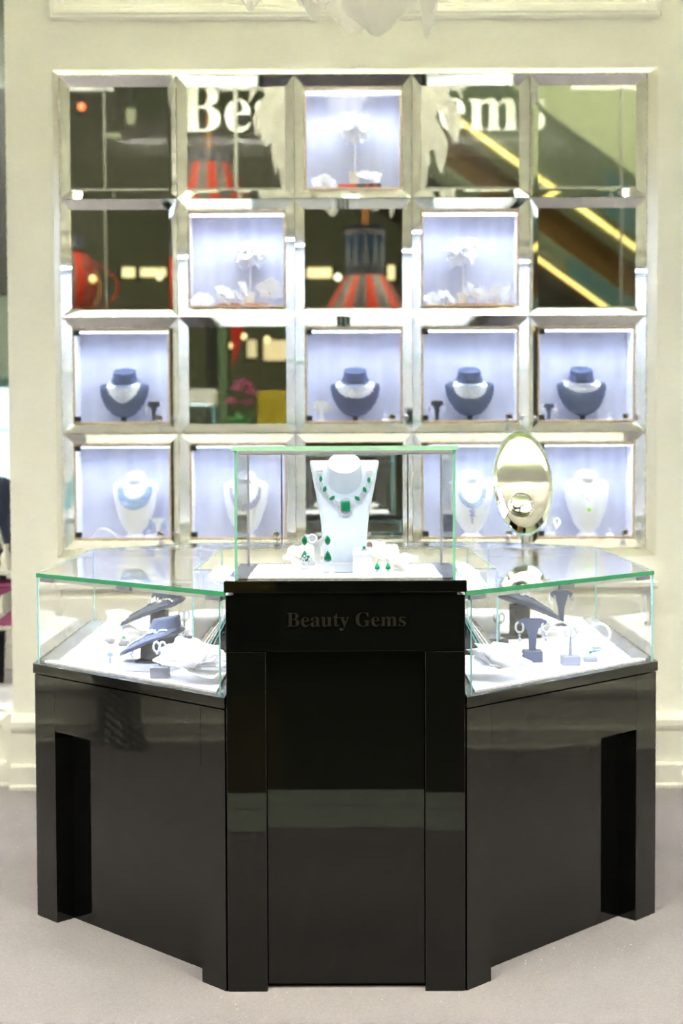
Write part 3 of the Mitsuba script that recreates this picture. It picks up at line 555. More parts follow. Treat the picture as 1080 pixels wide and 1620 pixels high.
# ------------------------------------------------------------------ lettering (serif outlines in thousandths of the capital height)
GLYPH = {"B":[971,[34,0,37,39,90,44,137,70,157,110,165,169,165,824,160,878,150,913,122,946,89,958,34,963,34,1000,523,1000,595,995,658,985,727,966,774,943,813,914,848,870,867,811,870,744,857,690,826,636,791,604,730,570,639,542,735,516,803,484,845,455,889,403,916,329,916,243,899,179,860,115,821,79,764,44,688,17,622,5,568,0],[403,113,411,82,438,59,522,54,557,62,596,82,621,107,641,144,654,188,661,252,654,365,641,407,621,442,586,474,557,489,480,506,401,505],[405,920,401,554,472,555,534,570,567,588,592,613,619,680,624,804,607,878,589,908,557,936,522,948,485,953,444,951,416,938]],"e":[661,[42,334,47,415,66,494,106,570,157,629,209,666,280,693,383,698,425,690,467,676,509,651,553,609,572,582,600,526,612,482,622,366,257,363,263,272,280,205,303,161,337,123,372,103,412,93,473,96,520,116,567,155,590,187,597,187,622,165,624,155,585,98,545,57,469,5,423,-12,366,-22,310,-22,265,-15,204,10,165,37,125,76,101,111,71,170,57,216],[258,522,257,423,442,423,440,544,430,593,412,628,372,651,338,651,305,636,273,586]],"a":[754,[44,115,47,174,61,219,79,246,118,285,162,314,243,354,437,419,437,536,422,603,390,636,345,649,269,644,239,629,231,618,231,591,253,560,270,516,265,474,236,437,206,423,177,418,143,420,106,437,91,452,76,482,74,545,91,590,130,634,182,666,256,690,307,698,413,698,469,690,528,673,568,651,595,627,624,577,641,509,644,97,649,82,658,76,679,76,705,91,722,61,688,25,656,2,617,-15,580,-22,521,-20,482,-5,462,12,447,37,437,74,386,32,317,-2,256,-17,170,-17,115,2,76,37,57,69],[260,215,265,127,278,99,293,84,319,74,352,76,390,94,437,138,437,371,390,359,347,339,313,314,290,289,273,259]],"u":[823,[25,681,312,681,312,139,330,101,371,79,419,81,454,96,501,144,499,588,491,613,473,634,446,644,415,646,415,681,710,681,710,137,718,99,730,82,748,71,791,64,791,29,648,15,501,-22,499,84,469,49,420,12,344,-17,312,-22,241,-20,192,-5,165,12,140,39,120,76,103,145,101,563,96,598,78,631,50,644,25,646]],"t":[501,[44,658,191,807,248,876,283,931,317,931,317,682,455,681,455,612,317,610,319,137,327,112,340,96,358,88,379,88,405,99,427,119,452,162,486,145,464,93,435,52,398,17,359,-5,305,-20,233,-20,199,-12,147,17,123,54,106,133,106,610,44,612]],"y":[658,[-15,-204,-10,-147,7,-118,39,-93,83,-86,113,-91,152,-120,162,-145,165,-205,178,-216,203,-214,238,-181,263,-144,285,-97,307,-18,307,-6,74,566,56,601,29,636,-10,644,-10,681,356,681,356,646,293,633,283,618,283,589,407,267,521,579,521,615,516,626,497,639,445,644,445,681,658,681,658,646,638,641,615,626,578,557,346,-81,295,-194,268,-236,236,-270,189,-297,147,-307,88,-307,54,-297,27,-280,2,-253]],"G":[1115,[61,445,66,600,81,668,103,730,140,799,182,855,229,902,287,946,346,978,413,1002,536,1022,622,1020,681,1010,781,980,832,958,853,956,876,961,899,981,919,1022,961,1020,961,676,919,678,887,758,837,835,763,909,694,951,627,970,564,973,493,956,438,921,388,859,359,795,344,746,324,625,319,459,324,383,342,279,361,215,391,153,423,109,478,62,525,39,599,27,662,32,712,52,742,92,752,135,752,305,742,348,724,373,697,388,604,400,604,435,1098,435,1098,400,1023,388,998,370,985,345,978,293,978,61,833,10,759,-7,668,-20,546,-22,494,-17,420,-2,361,17,305,44,248,81,187,138,150,184,96,287,74,361]],"m":[1216,[39,34,72,39,93,50,108,70,115,108,115,573,106,615,90,633,42,646,42,681,322,681,324,587,391,656,437,683,489,698,575,695,639,671,676,636,704,577,747,629,786,661,828,683,885,698,951,698,1000,686,1034,666,1071,624,1096,565,1106,499,1108,85,1118,58,1129,47,1177,34,1177,0,828,0,828,34,874,47,892,70,899,100,899,507,887,567,869,587,848,595,807,595,770,580,713,522,713,95,720,67,735,47,781,34,781,0,437,0,437,34,483,47,501,70,509,100,509,507,501,551,491,574,457,595,417,595,379,580,345,550,322,517,322,95,327,72,345,47,388,34,388,0,39,0]],"s":[631,[79,231,118,231,135,168,167,111,207,69,247,44,294,32,342,34,378,47,407,74,420,105,423,131,415,163,397,191,360,221,199,302,140,346,111,381,84,447,84,528,101,582,125,622,160,656,206,683,260,698,329,700,468,668,486,674,506,700,536,700,536,486,501,486,474,554,442,599,405,629,365,646,321,651,281,644,244,616,231,588,236,534,264,499,296,477,459,396,506,361,543,314,563,251,563,162,541,91,516,54,459,7,381,-20,292,-20,233,-5,170,20,134,12,113,-20,79,-20]]," ":[383]}
def glyph_polys(text, cap):
    x, out = 0.0, []
    for ch in text:
        g = GLYPH[ch]
        if len(g) > 1:
            rings = [np.array(r, float).reshape(-1, 2) * cap / 1000 + [x, 0] for r in g[1:]]
            out.append(Polygon(rings[0], rings[1:]).buffer(0))
        x += g[0] * cap / 1000
    return out, x
def letters(parent, text, cap, width, x0, y, z, depth, m):
    polys, w = glyph_polys(text, cap); s = width / w
    for p in polys:
        p = affinity.scale(p, s, 1, origin=(0, 0)); mesh = tf(extr(p, 0, depth), XF((x0, y, z), rx=90))
        put(parent, 'letter', shp(mesh, m))

# ------------------------------------------------------------------ the counter
A, B, C, D = (.317, 0.0), (.958, .641), (.985, 1.78), (.60, 2.165)
HX, HY0, HY1 = .47, .78, 1.84
ZL, ZG = .785, 1.0645
def sx(p, s): return (p[0] * s, p[1])
# central pedestal
t = thing('pedestal', 'tall glossy black pedestal in the middle of the counter, lettered Beauty Gems', 'pedestal')
W = .3145
put(t, 'body', shp(box(-W + .004, W - .004, .045, .60, .0, 1.05), 'lacquer'))
for s in (-1, 1): put(t, 'leg', shp(box(s * (W - .105), s * W, 0, .12, 0, .907, .0015), 'lacquer'))
put(t, 'inset_panel', shp(box(-W + .1055, W - .1055, .028, .05, .012, .9055, .001), 'lacquer'))
put(t, 'header', shp(box(-W, W, 0, .12, .9075, 1.056, .0015), 'lacquer'))
put(t, 'plinth', shp(box(-W + .02, W - .02, .014, .58, 1.05, 1.064), 'black'))
put(t, 'top_slab', shp(box(-W - .004, W + .004, -.006, .61, 1.0635, 1.094, .002), 'lacquer'))
polys, w = glyph_polys('Beauty Gems', .0365)
letters(t, 'Beauty Gems', .0365, .316, -.155, -.0002, .9735, .003, 'bronze')

# wings: a ring-shaped showcase, left and right halves
def wing(s):
    side = 'right' if s > 0 else 'left'
    def P(*pts): q = [sx(p, s) for p in pts]; return q if s > 0 else q[::-1]
    ring_ = [A, B, C, D, (.004, D[1]), (.004, HY1), (HX, HY1), (HX, HY0), (.004, HY0), (.004, .62), (A[0], .62)]
    poly = Polygon(P(*ring_))
    t = thing('showcase', 'glossy black and glass jewellery showcase wing on the %s of the pedestal' % side, 'showcase', 'showcase wings of the counter')
    body = poly.buffer(-.064, join_style=2)
    put(t, 'body', shp(cat_([extr(g, .0, .752) for g in getattr(body, 'geoms', [body])]), 'lacquer'))
    u = np.array([B[0] - A[0], B[1] - A[1]]); L = float(np.linalg.norm(u)); u /= L; n = np.array([-u[1], u[0]])       # n points into the case
    def seg(a0, a1, d0, d1, z0, z1, c=.0015):
        q = [np.array(A) + u * a + n * d for a, d in ((a0, d0), (a1, d0), (a1, d1), (a0, d1))]
        return hull([(p[0] * s, p[1], z) for p in q for z in (z0, z1)])
    put(t, 'leg', shp(seg(.004, .104, 0, .066, 0, .752), 'lacquer')); put(t, 'leg', shp(seg(L - .107, L, 0, .066, 0, .752), 'lacquer'))
    put(t, 'apron', shp(seg(.105, L - .108, 0, .066, .588, .752), 'lacquer'))
    put(t, 'leg', shp(box(s * (C[0] - .064), s * C[0], C[1] - .1, C[1], 0, .752), 'lacquer'))
    put(t, 'side_apron', shp(hull([(s * x, y, z) for x, y in ((B[0] - .06, B[1] + .06), (B[0], B[1] + .01), (C[0], C[1] - .101), (C[0] - .06, C[1] - .101)) for z in (.588, .752)]), 'lacquer'))
    led = poly.buffer(.005, join_style=2, mitre_limit=3).difference(Polygon([(-.3195, -.1), (.3195, -.1), (.3195, .615), (-.3195, .615)]))
    put(t, 'ledge', shp(extr(led, .757, ZL), 'lacquer'))
    put(t, 'deck', shp(extr(poly.buffer(-.03, join_style=2), ZL, ZL + .006), 'deck'))
    put(t, 'deck_trim', shp(cat_([tf(box(0, 1, 0, .055, ZL + .006, ZL + .010), np.eye(4)) for _ in ()] + [hull([(s * x, y, z) for x, y in ((B[0] - .018, B[1] + .02), (B[0] - .075, B[1] + .0), (C[0] - .07, C[1] - .03), (C[0] - .016, C[1] - .02)) for z in (ZL + .006, ZL + .010)])]), 'platinum'))
    # panes: sheets with polished edges
    i_ = .012
    c2 = poly.buffer(-i_, join_style=2); R = [np.array(p) for p in list(c2.exterior.coords)[:-1]]
    def near(p): return min(R, key=lambda q: np.hypot(q[0] - p[0] * s, q[1] - p[1]))
    a_, b_, c_, d_ = near(A), near(B), near(C), near(D); e_ = near((.004, D[1])); h0, h1, h2, h3 = near((.004, HY1)), near((HX, HY1)), near((HX, HY0)), near((.004, HY0))
    zt = ZG - .0125
    for p, q in ((a_, b_), (b_, c_), (c_, d_), (d_, e_), (h0, h1), (h1, h2), (h2, h3)): put(t, 'pane', shp(sheet(p, q, ZL, zt), 'pane'))
    for p in (b_, c_, d_, h1, h2): put(t, 'pane_edge', shp(cbox(p[0], p[1], ZL, .005, .005, zt - ZL), 'teal_edge'))
    put(t, 'pane_edge', shp(cbox(a_[0] + .004 * s, a_[1] + .002, ZL, .004, .006, zt - ZL), 'teal_edge'))
    top = poly.buffer(-.006, join_style=2).difference(Polygon([(-.322, -.1), (.322, -.1), (.322, .613), (-.322, .613)])); inner = top.buffer(-.0025, join_style=2)
    g = put(t, 'top_glass', shp(flatpoly(inner, ZG - .001), 'pane'))
    put(g, 'polished_edge', shp(seg(.006, L - .004, .0058, .0088, zt, ZG, .0005), 'green_edge'), label='bright green glass edge')
    put(g, 'rear_edge', shp(extr(top.difference(inner).difference(Polygon([(s * .3, -.02), (s * .99, .655), (s * .97, .675), (s * .29, .02)])), ZG - .005, ZG), 'thin_edge'))
    bar = lambda a0, a1, d0, d1, z0, z1: seg(a0, a1, d0, d1, z0, z1)
    put(t, 'light_bar', shp(bar(.03, L - .02, .0135, .052, zt - .0105, zt - .0005), 'white_lam'), label='white light bar under the glass')
    q = [np.array(A) + u * a + n * d for a, d in ((.032, .0145), (L - .022, .0145), (L - .022, .0505), (.032, .0505))]; V = [(p[0] * s, p[1], zt - .0112) for p in q]
    put(t, 'led_strip', shp(tm(V, [(0, 2, 1), (0, 3, 2)] if s > 0 else [(0, 1, 2), (0, 2, 3)]), 'led', emit=CASE_LED, weight=1.0))
    for a in (.055, L * .5, L - .06): put(t, 'clip', shp(bar(a - .032, a + .032, .004, .0125, zt - .0125, zt - .001), 'slate'))
    return t
for s in (-1, 1): wing(s)

# glass box on the pedestal
GX, GY0, GY1, GZ0, GZ1 = .289, .03, .52, 1.094, 1.4475
t = thing('glass_box', 'tall clear glass box with green edges standing on the pedestal', 'display case')
zt = GZ1 - .0115
for p, q in (((-GX, GY0), (GX, GY0)), ((GX, GY0), (GX, GY1)), ((GX, GY1), (-GX, GY1)), ((-GX, GY1), (-GX, GY0))): put(t, 'pane', shp(sheet(p, q, GZ0, zt), 'pane'))
for x in (-GX, GX): put(t, 'pane_edge', shp(cbox(x * .997, GY0, GZ0, .007, .006, zt - GZ0), 'mint_edge')); put(t, 'pane_edge', shp(cbox(x * .995, GY1, GZ0, .006, .006, zt - GZ0), 'slate'))
g = put(t, 'top_glass', shp(tm([(-GX, GY0, GZ1 - .001), (GX, GY0, GZ1 - .001), (GX, GY1, GZ1 - .001), (-GX, GY1, GZ1 - .001)], [(0, 1, 2), (0, 2, 3)]), 'pane'))
T_ = Polygon([(-GX - .011, GY0 - .008), (GX + .011, GY0 - .008), (GX + .011, GY1 + .006), (-GX - .011, GY1 + .006)])
put(g, 'polished_edge', shp(extr(T_.difference(T_.buffer(-.0025, join_style=2)), zt, GZ1), 'pale_edge'), label='pale green glass edge')
put(t, 'light_bar', shp(box(-GX + .008, GX - .008, GY0 + .004, GY0 + .036, zt - .0115, zt - .0005), 'bar_grey'), label='grey light bar')
put(t, 'led_strip', shp(tm([(-GX + .01, GY0 + .005, zt - .0122), (-GX + .01, GY0 + .035, zt - .0122), (GX - .01, GY0 + .035, zt - .0122), (GX - .01, GY0 + .005, zt - .0122)], [(0, 1, 2), (0, 2, 3)]), 'led', emit=BOX_LED, weight=.8))
put(t, 'deck', shp(box(-GX + .03, GX - .03, GY0 + .012, GY1 - .02, GZ0, GZ0 + .006, .001), 'deck'))
put(t, 'deck_trim', shp(cat_([box(-GX + .004, -GX + .029, GY0 + .012, GY1 - .01, GZ0, GZ0 + .003), box(GX - .029, GX - .004, GY0 + .012, GY1 - .01, GZ0, GZ0 + .003), box(-GX + .03, GX - .03, GY1 - .018, GY1 - .008, GZ0, GZ0 + .004)]), 'platinum'))
put(t, 'door_rail', shp(cat_([box(-.19, -.186, GY1 - .006, GY1 - .001, GZ0 + .004, zt), box(.186, .19, GY1 - .006, GY1 - .001, GZ0 + .004, zt)]), 'chrome'))

DK = GZ0 + .0065                         # deck of the glass box
M = XF((-.001, .215, DK + .028))
t = thing('necklace_bust', 'large white necklace bust in the tall glass box, wearing the emerald necklace', 'bust')
put(t, 'form', shp(HERO, 'bust_hero', smooth=35), M); put(t, 'base', shp(box(-.075, .066, -.034, .05, -.0275, -.0005, .002), 'bust_base'), M)
# emerald necklace (x, z on the bust from the photograph's proportions)
def hx(u, v): return ((u - 445) * .000304, (1210 - v) * .000304)
t = thing('necklace', 'large emerald and diamond necklace on the white bust in the tall glass box', 'necklace')
st = []
for k_, g in ((0, G5), (.0055, G5), (.011, G4), (.0165, G4)):
    pts = [(-.062 - k_ * .9, .252), (-.0635 - k_, .226), (-.0545 - k_, .200), (-.036 - k_ * .7, .1765 - k_ * .6), (-.016, .162 - k_)]
    pts = pts + [(-x, z) for x, z in pts[::-1]]; P = np.array(pts); d = np.r_[0, np.cumsum(np.hypot(*np.diff(P, axis=0).T))]
    for q in np.arange(0, d[-1], .0056):
        x, z = np.interp(q, d, P[:, 0]), np.interp(q, d, P[:, 1])
        if math.hypot(x - .003, (z - .1535) * .85) > .019: st.append(place_on(FH, g, x, z))
for a in np.arange(22) * 2 * np.pi / 22: st.append(place_on(FH, gem(.0062), .003 + .0185 * math.cos(a), .152 + .0235 * math.sin(a), 0, .004))
for a in np.arange(16) * 2 * np.pi / 16: st.append(place_on(FH, gem(.0048), .003 + .0142 * math.cos(a), .152 + .0185 * math.sin(a), 0, .004))
put(t, 'diamonds', shp(cat_(st), 'diamond'), M, kind='stuff')
cs = extr(Polygon([(-.0125, -.012), (-.0095, -.015), (.0095, -.015), (.0125, -.012), (.0125, .012), (.0095, .015), (-.0095, .015), (-.0125, .012)]), 0, .004)
ct = extr(Polygon([(-.0085, -.0105), (.0085, -.0105), (.0085, .0105), (-.0085, .0105)]), .004, .0065)
put(t, 'emerald', shp(place_on(FH, tf(hull(np.vstack([cs.vertices, ct.vertices])), XF(rx=90)), .003, .1535, 0, .006), 'emerald'), M, label='large square-cut central emerald')
for u, v, w, h, an in ((230, 455, 24, 44, 0), (266, 548, 26, 44, -.35), (333, 630, 26, 50, -.95), (668, 468, 22, 40, 0), (628, 555, 26, 44, .35), (562, 634, 26, 50, .95)):
    x, z = hx(u, v); put(t, 'emerald', shp(place_on(FH, marquise(w * .0004, h * .0004, .006), x, z, an, .005), 'emerald'), M)

# other pieces in the glass box
single('ring_block', shp(hull([(x, y, z) for x, y, z in [(sx_ * .026, -.024, 0) for sx_ in (-1, 1)] + [(sx_ * .026, .026, 0) for sx_ in (-1, 1)] + [(sx_ * .026, -.024, .052) for sx_ in (-1, 1)] + [(sx_ * .026, .026, .071) for sx_ in (-1, 1)]]), 'bust_base'), 'sloped white block holding the emerald ring right of the large bust', 'ring stand', M=XF((.047, .155, DK)))
t = thing('ring', 'emerald ring on the sloped white block', 'ring'); M = XF((.052, .152, DK + .050), 0, -20)
put(t, 'band', shp(ring_mesh(.008, .0014), 'platinum', smooth=True), M); put(t, 'emerald', shp(tf(gem(.0098), XF((0, -.001, .0205))), 'emerald_light'), M)
put(t, 'diamonds', shp(cat_([tf(gem(.003), XF((sx_ * (.006 + .0028 * q), -.002, .0165 - .004 * q))) for sx_ in (-1, 1) for q in range(3)]), 'diamond'), M, kind='stuff')
PL = XF((.100, .075, DK))
t = thing('earring_plate', 'low sloped white plate with small emerald earrings', 'earring stand')
put(t, 'plate', shp(hull([(x, y, z) for x, y, z in [(a, -.018, 0) for a in (-.029, .029)] + [(a, .02, 0) for a in (-.029, .029)] + [(a, -.018, .012) for a in (-.029, .029)] + [(a * .86, .02, .034) for a in (-.029, .029)]]), 'bust_white'), PL)
t = thing('earrings', 'pair of small emerald drop earrings on the low white plate', 'earrings')
for s in (-1, 1):
    e_ = put(t, 'earring', shp(cat_([tf(gem(.005), XF((s * .0145 + dx, -.012, dz), rx=-30)) for dx, dz in ((0, .043), (-.004, .038), (.004, .038))]), 'diamond'), PL)
    put(e_, 'emerald', shp(tf(marquise(.016, .023, .007, 1), XF((s * .0145, -.014, .027), rx=-30)), 'emerald_light'), PL)
# Y-shaped stand with long emerald earrings and a ring
M = XF((-.082, .095, DK))
t = thing('earring_stand', 'white Y-shaped earring stand on a white block, left of the large bust', 'earring stand')
put(t, 'base', shp(box(-.036, .022, -.02, .02, 0, .024, .002), 'lilac'), M)
put(t, 'stand', shp(tf(extr(Polygon([(-.0075, 0), (.0075, 0), (.0085, .055), (.024, .078), (.036, .084), (.036, .088), (.020, .088), (.0, .070), (-.020, .088), (-.036, .088), (-.036, .084), (-.024, .078), (-.0085, .055)]), -.003, .003), XF((.008, 0, .022), rx=90)), 'bust_base'), M)
t = thing('earrings', 'long emerald drop earrings hanging from the Y-shaped stand', 'earrings')
for x in (-.0265, .0355):
    e_ = put(t, 'earring', shp(cat_([tf(gem(.0042), XF((x + .0068 * math.cos(a), -.006, .094 + .0105 * math.sin(a)))) for a in np.arange(14) * 2 * np.pi / 14] + [tf(gem(.0042), XF((x + .0088 * math.cos(a), -.006, .052 + .0125 * math.sin(a)))) for a in np.arange(14) * 2 * np.pi / 14] + [tf(gem(.005), XF((x, -.006, .074)))]), 'diamond'), M)
    put(e_, 'emerald', shp(tf(marquise(.0155, .0275, .007), XF((x, -.008, .094))), 'emerald'), M); put(e_, 'emerald', shp(tf(marquise(.0215, .031, .007, 1), XF((x, -.008, .052))), 'emerald'), M)
t_ = np.arange(28) * 2 * np.pi / 28
single('ring_loop', shp(tube([(.011 * math.cos(a), 0, .011 * math.sin(a)) for a in t_], .0038, 8, closed=True), 'bust_white', smooth=True), 'small white loop standing in the fork of the Y-shaped earring stand', 'ring stand', M=M @ XF((-.006, -.012, .098)))
t = thing('brooch', 'diamond brooch with a pale green stone at the foot of the Y-shaped stand', 'brooch')
put(t, 'diamonds', shp(cat_([tf(gem(.0062), XF((-.020 + .014 * math.cos(a) * q, -.012, .0405 + .013 * math.sin(a) * q))) for q, n_ in ((1, 12), (.55, 7)) for a in np.arange(n_) * 2 * np.pi / n_]), 'diamond'), M, kind='stuff')
put(t, 'green_stone', shp(tf(gem(.009), XF((-.016, -.015, .052))), 'emerald_light'), M)
single('acrylic_block', shp(box(-.006, .006, -.006, .006, 0, .022, .001), 'bust_base'), 'tiny pale cube between the white block and the large bust', 'block', M=XF((-.036, .10, DK)))
for q, (x, y, R, rz, rx, lab) in enumerate([(-.118, .30, .062, 20, 35, 'white paper flower behind the Y-shaped earring stand in the glass box'), (-.085, .36, .060, 70, 50, 'white paper flower left of the large bust in the glass box, farther back'), (.115, .28, .066, 40, 38, 'white paper flower behind the emerald earring plate in the glass box'), (.165, .22, .048, 10, 12, 'small flat white paper flower at the right of the glass box')]):
    small_flower(XF((x, y, DK + R * .42), rz, rx), lab, R, 70 + q)
# ------------------------------------------------------------------ jewellery on the decks of the two wings
DZ = ZL + .0065
def block(x, y, w, d, h, label, m='lilac', rz=0, name='riser_block', c=.002, cat='display block', group=None):
    return single(name, shp(cbox(0, 0, 0, w, d, h, c), m), label, cat, group, M=XF((x, y, DZ), rz))
# left wing
block(-.575, .475, .16, .12, .026, 'flat white block under the front neck form in the left wing', rz=-20)
FORM = cat_([loft([np.array([(x, w * math.cos(a), z + (tk if math.sin(a) > 0 else .5 * tk) * math.sin(a) * (1 - .3 * abs(math.cos(a)))) for a in np.arange(40) * 2 * np.pi / 40]) for x, w, z, tk in
             ((0, .010, .004, .006), (.006, .026, .008, .009), (.03, .052, .020, .013), (.06, .074, .034, .016), (.09, .090, .047, .019), (.12, .099, .059, .022), (.145, .100, .068, .024), (.165, .090, .074, .022), (.178, .066, .078, .016), (.182, .045, .079, .010))]),
             loft([np.stack([c + r_ * np.cos(np.arange(40) * np.pi / 20), r_ * 1.05 * np.sin(np.arange(40) * np.pi / 20), z + .16 * r_ * np.cos(np.arange(40) * np.pi / 20)], 1) for c, r_, z in ((.126, .056, .066), (.134, .050, .080), (.140, .046, .095), (.143, .042, .112), (.144, .041, .118), (.144, .038, .120))])])
S_form = shp(FORM, 'navy', smooth=40)
S_foot = shp(cat_([hull([(x, y, z) for x, y, z in ((.075, -.03, .036), (.075, .03, .036), (.160, -.06, .068), (.160, .06, .068), (.075, -.035, -.006), (.075, .035, -.006), (.155, -.04, -.006), (.155, .04, -.006))]), cbox(.115, 0, -.0115, .11, .09, .008, .003)]), 'navy_dark')
S_post = shp(cat_([hull([(x, y, z) for x in (.095, .140) for y in (-.02, .02) for z in (-.035, .05)]), cbox(.115, 0, -.042, .10, .07, .008, .003)]), 'navy_dark')
TOP = np.array([[1, 0, 0, 0], [0, 0, -1, 0], [0, 1, 0, 0], [0, 0, 0, 1.0]])
FF = Front(tf(FORM, TOP))
def form_stones(rows, size):
    out = []
    for k_ in rows:
        n_ = int(.34 / size)
        for a in np.linspace(-1, 1, n_):
            x, y = .022 + .135 * abs(a) ** 1.15 + .008 * k_, (.060 + .002 * k_) * math.sin(a * math.pi / 2) * (.55 + .45 * abs(a))
            m = gem(size, n=7); out.append(place_on(FF, m, x, y, a * 3, .003))
    return tf(cat_(out), np.linalg.inv(TOP))
def neck_form(M, label, nlabel, rows, size, foot):
    k = thing('necklace_bust', label, 'bust'); put(k, 'form', S_form, M); put(k, 'foot', S_foot if foot else S_post, M)
    k = thing('necklace', nlabel, 'necklace'); put(k, 'stones', shp(form_stones(rows, size), 'diamond'), M, kind='stuff')
neck_form(XF((-.665, .475, DZ + .0385), -14), 'navy slanted neck form on the white block, front of the left wing', 'diamond V necklace on the front neck form of the left wing', (0, 1.2), .0105, True)
neck_form(XF((-.765, 1.13, DZ + .0425 * 1.15), -10, s=1.15), 'large navy slanted neck form on a dark post, rear of the left wing', 'heavy diamond necklace on the rear neck form of the left wing', (0, 1.2, 2.4), .0105, False)
block(-.655, 1.30, .22, .10, .02, 'white block behind the rear neck form of the left wing')
def stick_stand(x, y, label, elab, base=(.052, .045, .032), h=.042, m='slate', style='hoop'):
    M = XF((x, y, DZ)); k = thing('earring_stand', label, 'earring stand'); put(k, 'base', shp(cbox(0, 0, 0, *base, .002), m), M)
    put(k, 'stem', shp(lathe([(0, base[2] - .001), (.0045, base[2] - .001), (.003, base[2] + h), (0, base[2] + h)], 12), 'slate', smooth=40), M)
    k = thing('earrings', elab, 'earrings'); z = base[2] + h + .014; t = np.arange(13) * 2 * np.pi / 13
    for s in (-1, 1): put(k, 'earring', shp(cat_([tf(gem(.0075), XF((s * .009 + .0085 * math.cos(a), -.006, z + .014 * math.sin(a)))) for a in t] + [tf(gem(.009), XF((s * .007, -.007, z - .018)))]), 'diamond'), M)
stick_stand(-.529, .315, 'grey cube earring stand at the front of the left wing', 'round diamond cluster earrings on the grey cube at the front of the left wing')
stick_stand(-.522, .76, 'low flat grey earring stand behind the front neck form of the left wing', 'diamond drop earrings on the low flat stand of the left wing', (.062, .04, .014), .05)
stick_stand(-.545, 1.08, 'dark earring stand beside the rear neck form of the left wing', 'diamond drop earrings beside the rear neck form of the left wing', (.06, .045, .02), .06, 'navy_dark')
def pad_ring(x, y, label, rlab, m='slate', stone='emerald_light', w=.034):
    single('ring_pad', shp(cbox(0, 0, 0, w, w * .8, .014, .004), m), label, 'ring stand', M=XF((x, y, DZ))); ring(XF((x, y, DZ + .009)), rlab, stone, .010, 'platinum')
pad_ring(-.797, 1.06, 'dark grey ring pad at the far left of the left wing', 'ring on the far left pad of the left wing', stone='diamond')
pad_ring(-.738, 1.0, 'dark grey ring pad with a green stone in the left wing', 'green-stone ring on the pad of the left wing')
pad_ring(-.655, .60, 'grey ring pad at the foot of the bracelet hoop', 'ring at the foot of the bracelet hoop', stone='blue_stone')
a = np.linspace(-.15, math.pi * .62, 16)
t = thing('bracelet_hoop', 'slim upright grey hoop holding a diamond bracelet, left of the front neck form', 'bracelet stand'); M = XF((-.66, .66, DZ), -25)
put(t, 'hoop', shp(tube([(.045 - .045 * math.cos(q), 0, .065 * math.sin(q) + .004) for q in a], .0026, 8), 'slate', smooth=True), M)
put(t, 'bracelet', shp(cat_([tf(gem(.006), XF((.044 - .048 * math.cos(q), -.004, .068 * math.sin(q) + .006))) for q in np.linspace(.1, 1.9, 18)]), 'diamond'), M, kind='stuff')
single('bracelet_ramp', shp(ramp(.115, .035, .05), 'bust_white', smooth=30), 'curved white bracelet ramp at the left of the left wing', 'bracelet stand', M=XF((-.845, .86, DZ), -12))
single('bracelet_ramp', shp(ramp(.13, .05, .05), 'bust_white', smooth=30), 'curved white bracelet ramp below the rear neck form of the left wing', 'bracelet stand', M=XF((-.80, 1.14, DZ), 18))
t = thing('bracelet', 'diamond bracelet on the ramp below the rear neck form of the left wing', 'bracelet')
put(t, 'stones', shp(cat_([tf(gem(.008), XF((-.795 + .011 * q, 1.115 + .0035 * q, DZ + .008 + .05 * math.sin(math.pi * min(q / 11 * 1.1, 1)) * (1 - .3 * q / 11)), rx=-60)) for q in range(11)]), 'diamond'), kind='stuff')
t = thing('figurine', 'tiny silver-blue bow brooch on a short stand, left of the bracelet hoop', 'brooch'); M = XF((-.718, .60, DZ))
put(t, 'stem', shp(cbox(0, 0, 0, .006, .006, .02, .001), 'slate'), M); put(t, 'bow', shp(cat_([tf(marquise(.012, .026, .006), XF((0, 0, .027)) @ XF(ry=b)) for b in (-55, 0, 55)]), 'blue_stone'), M)
def acrylic(s, label):
    t = thing('acrylic_riser', label, 'display stand', 'clear acrylic risers beside the pedestal')
    for q in (0, 1):
        a, b = (-.475 + .03 * q, .53 + .05 * q), (-.335 + .0 * q, .60 + .05 * q)
        P = [(s * -a[0] * 1.0, a[1], DZ), (s * -a[0] * .97, a[1] + .06, DZ), (s * -b[0], b[1] + .06, DZ + .19), (s * -b[0], b[1], DZ + .19)]
        g = put(t, 'sheet', shp(tm(P, [(0, 1, 2), (0, 2, 3)]), 'pane'))
        put(g, 'edge', shp(cat_([tube([P[0], P[3]], .0018, 6), tube([P[1], P[2]], .0018, 6)]), 'teal_edge' if q else 'led'))
    put(t, 'shelf', shp(box(min(s * .40, s * .325), max(s * .40, s * .325), .56, .68, DZ + .19, DZ + .193, .001), 'bust_base'))
acrylic(-1, 'clear slanted acrylic riser in the left wing beside the pedestal'); acrylic(1, 'clear slanted acrylic riser in the right wing beside the pedestal')
LAY = ((7, 1.0, 14), (7, .88, 36), (6, .68, 58), (4, .45, 76))
big_flower(XF((-.43, .265, DZ + .03), 20, 14), 'large white paper flower at the front of the left wing beside the pedestal', .118, 91, LAY)
big_flower(XF((.43, .265, DZ + .03), 80, 14), 'large white paper flower at the front of the right wing beside the pedestal', .102, 92, LAY)
small_flower(XF((-.36, .61, DZ + .24), 10, 40), 'white paper flower on the acrylic riser of the left wing', .075, 93); small_flower(XF((.37, .61, DZ + .24), 60, 40), 'white paper flower on the acrylic riser of the right wing', .080, 94)
small_flower(XF((-.825, 1.46, DZ + .028), 30, 40), 'white paper flower at the rear corner of the left wing', .062, 95); small_flower(XF((-.70, 1.50, DZ + .024), 0, 40), 'white paper flower behind the rear neck form of the left wing', .055, 98)
small_flower(XF((-.385, .44, DZ + .026), 50, 20), 'small white paper flower between the large flower and the acrylic riser, left wing', .058, 96)
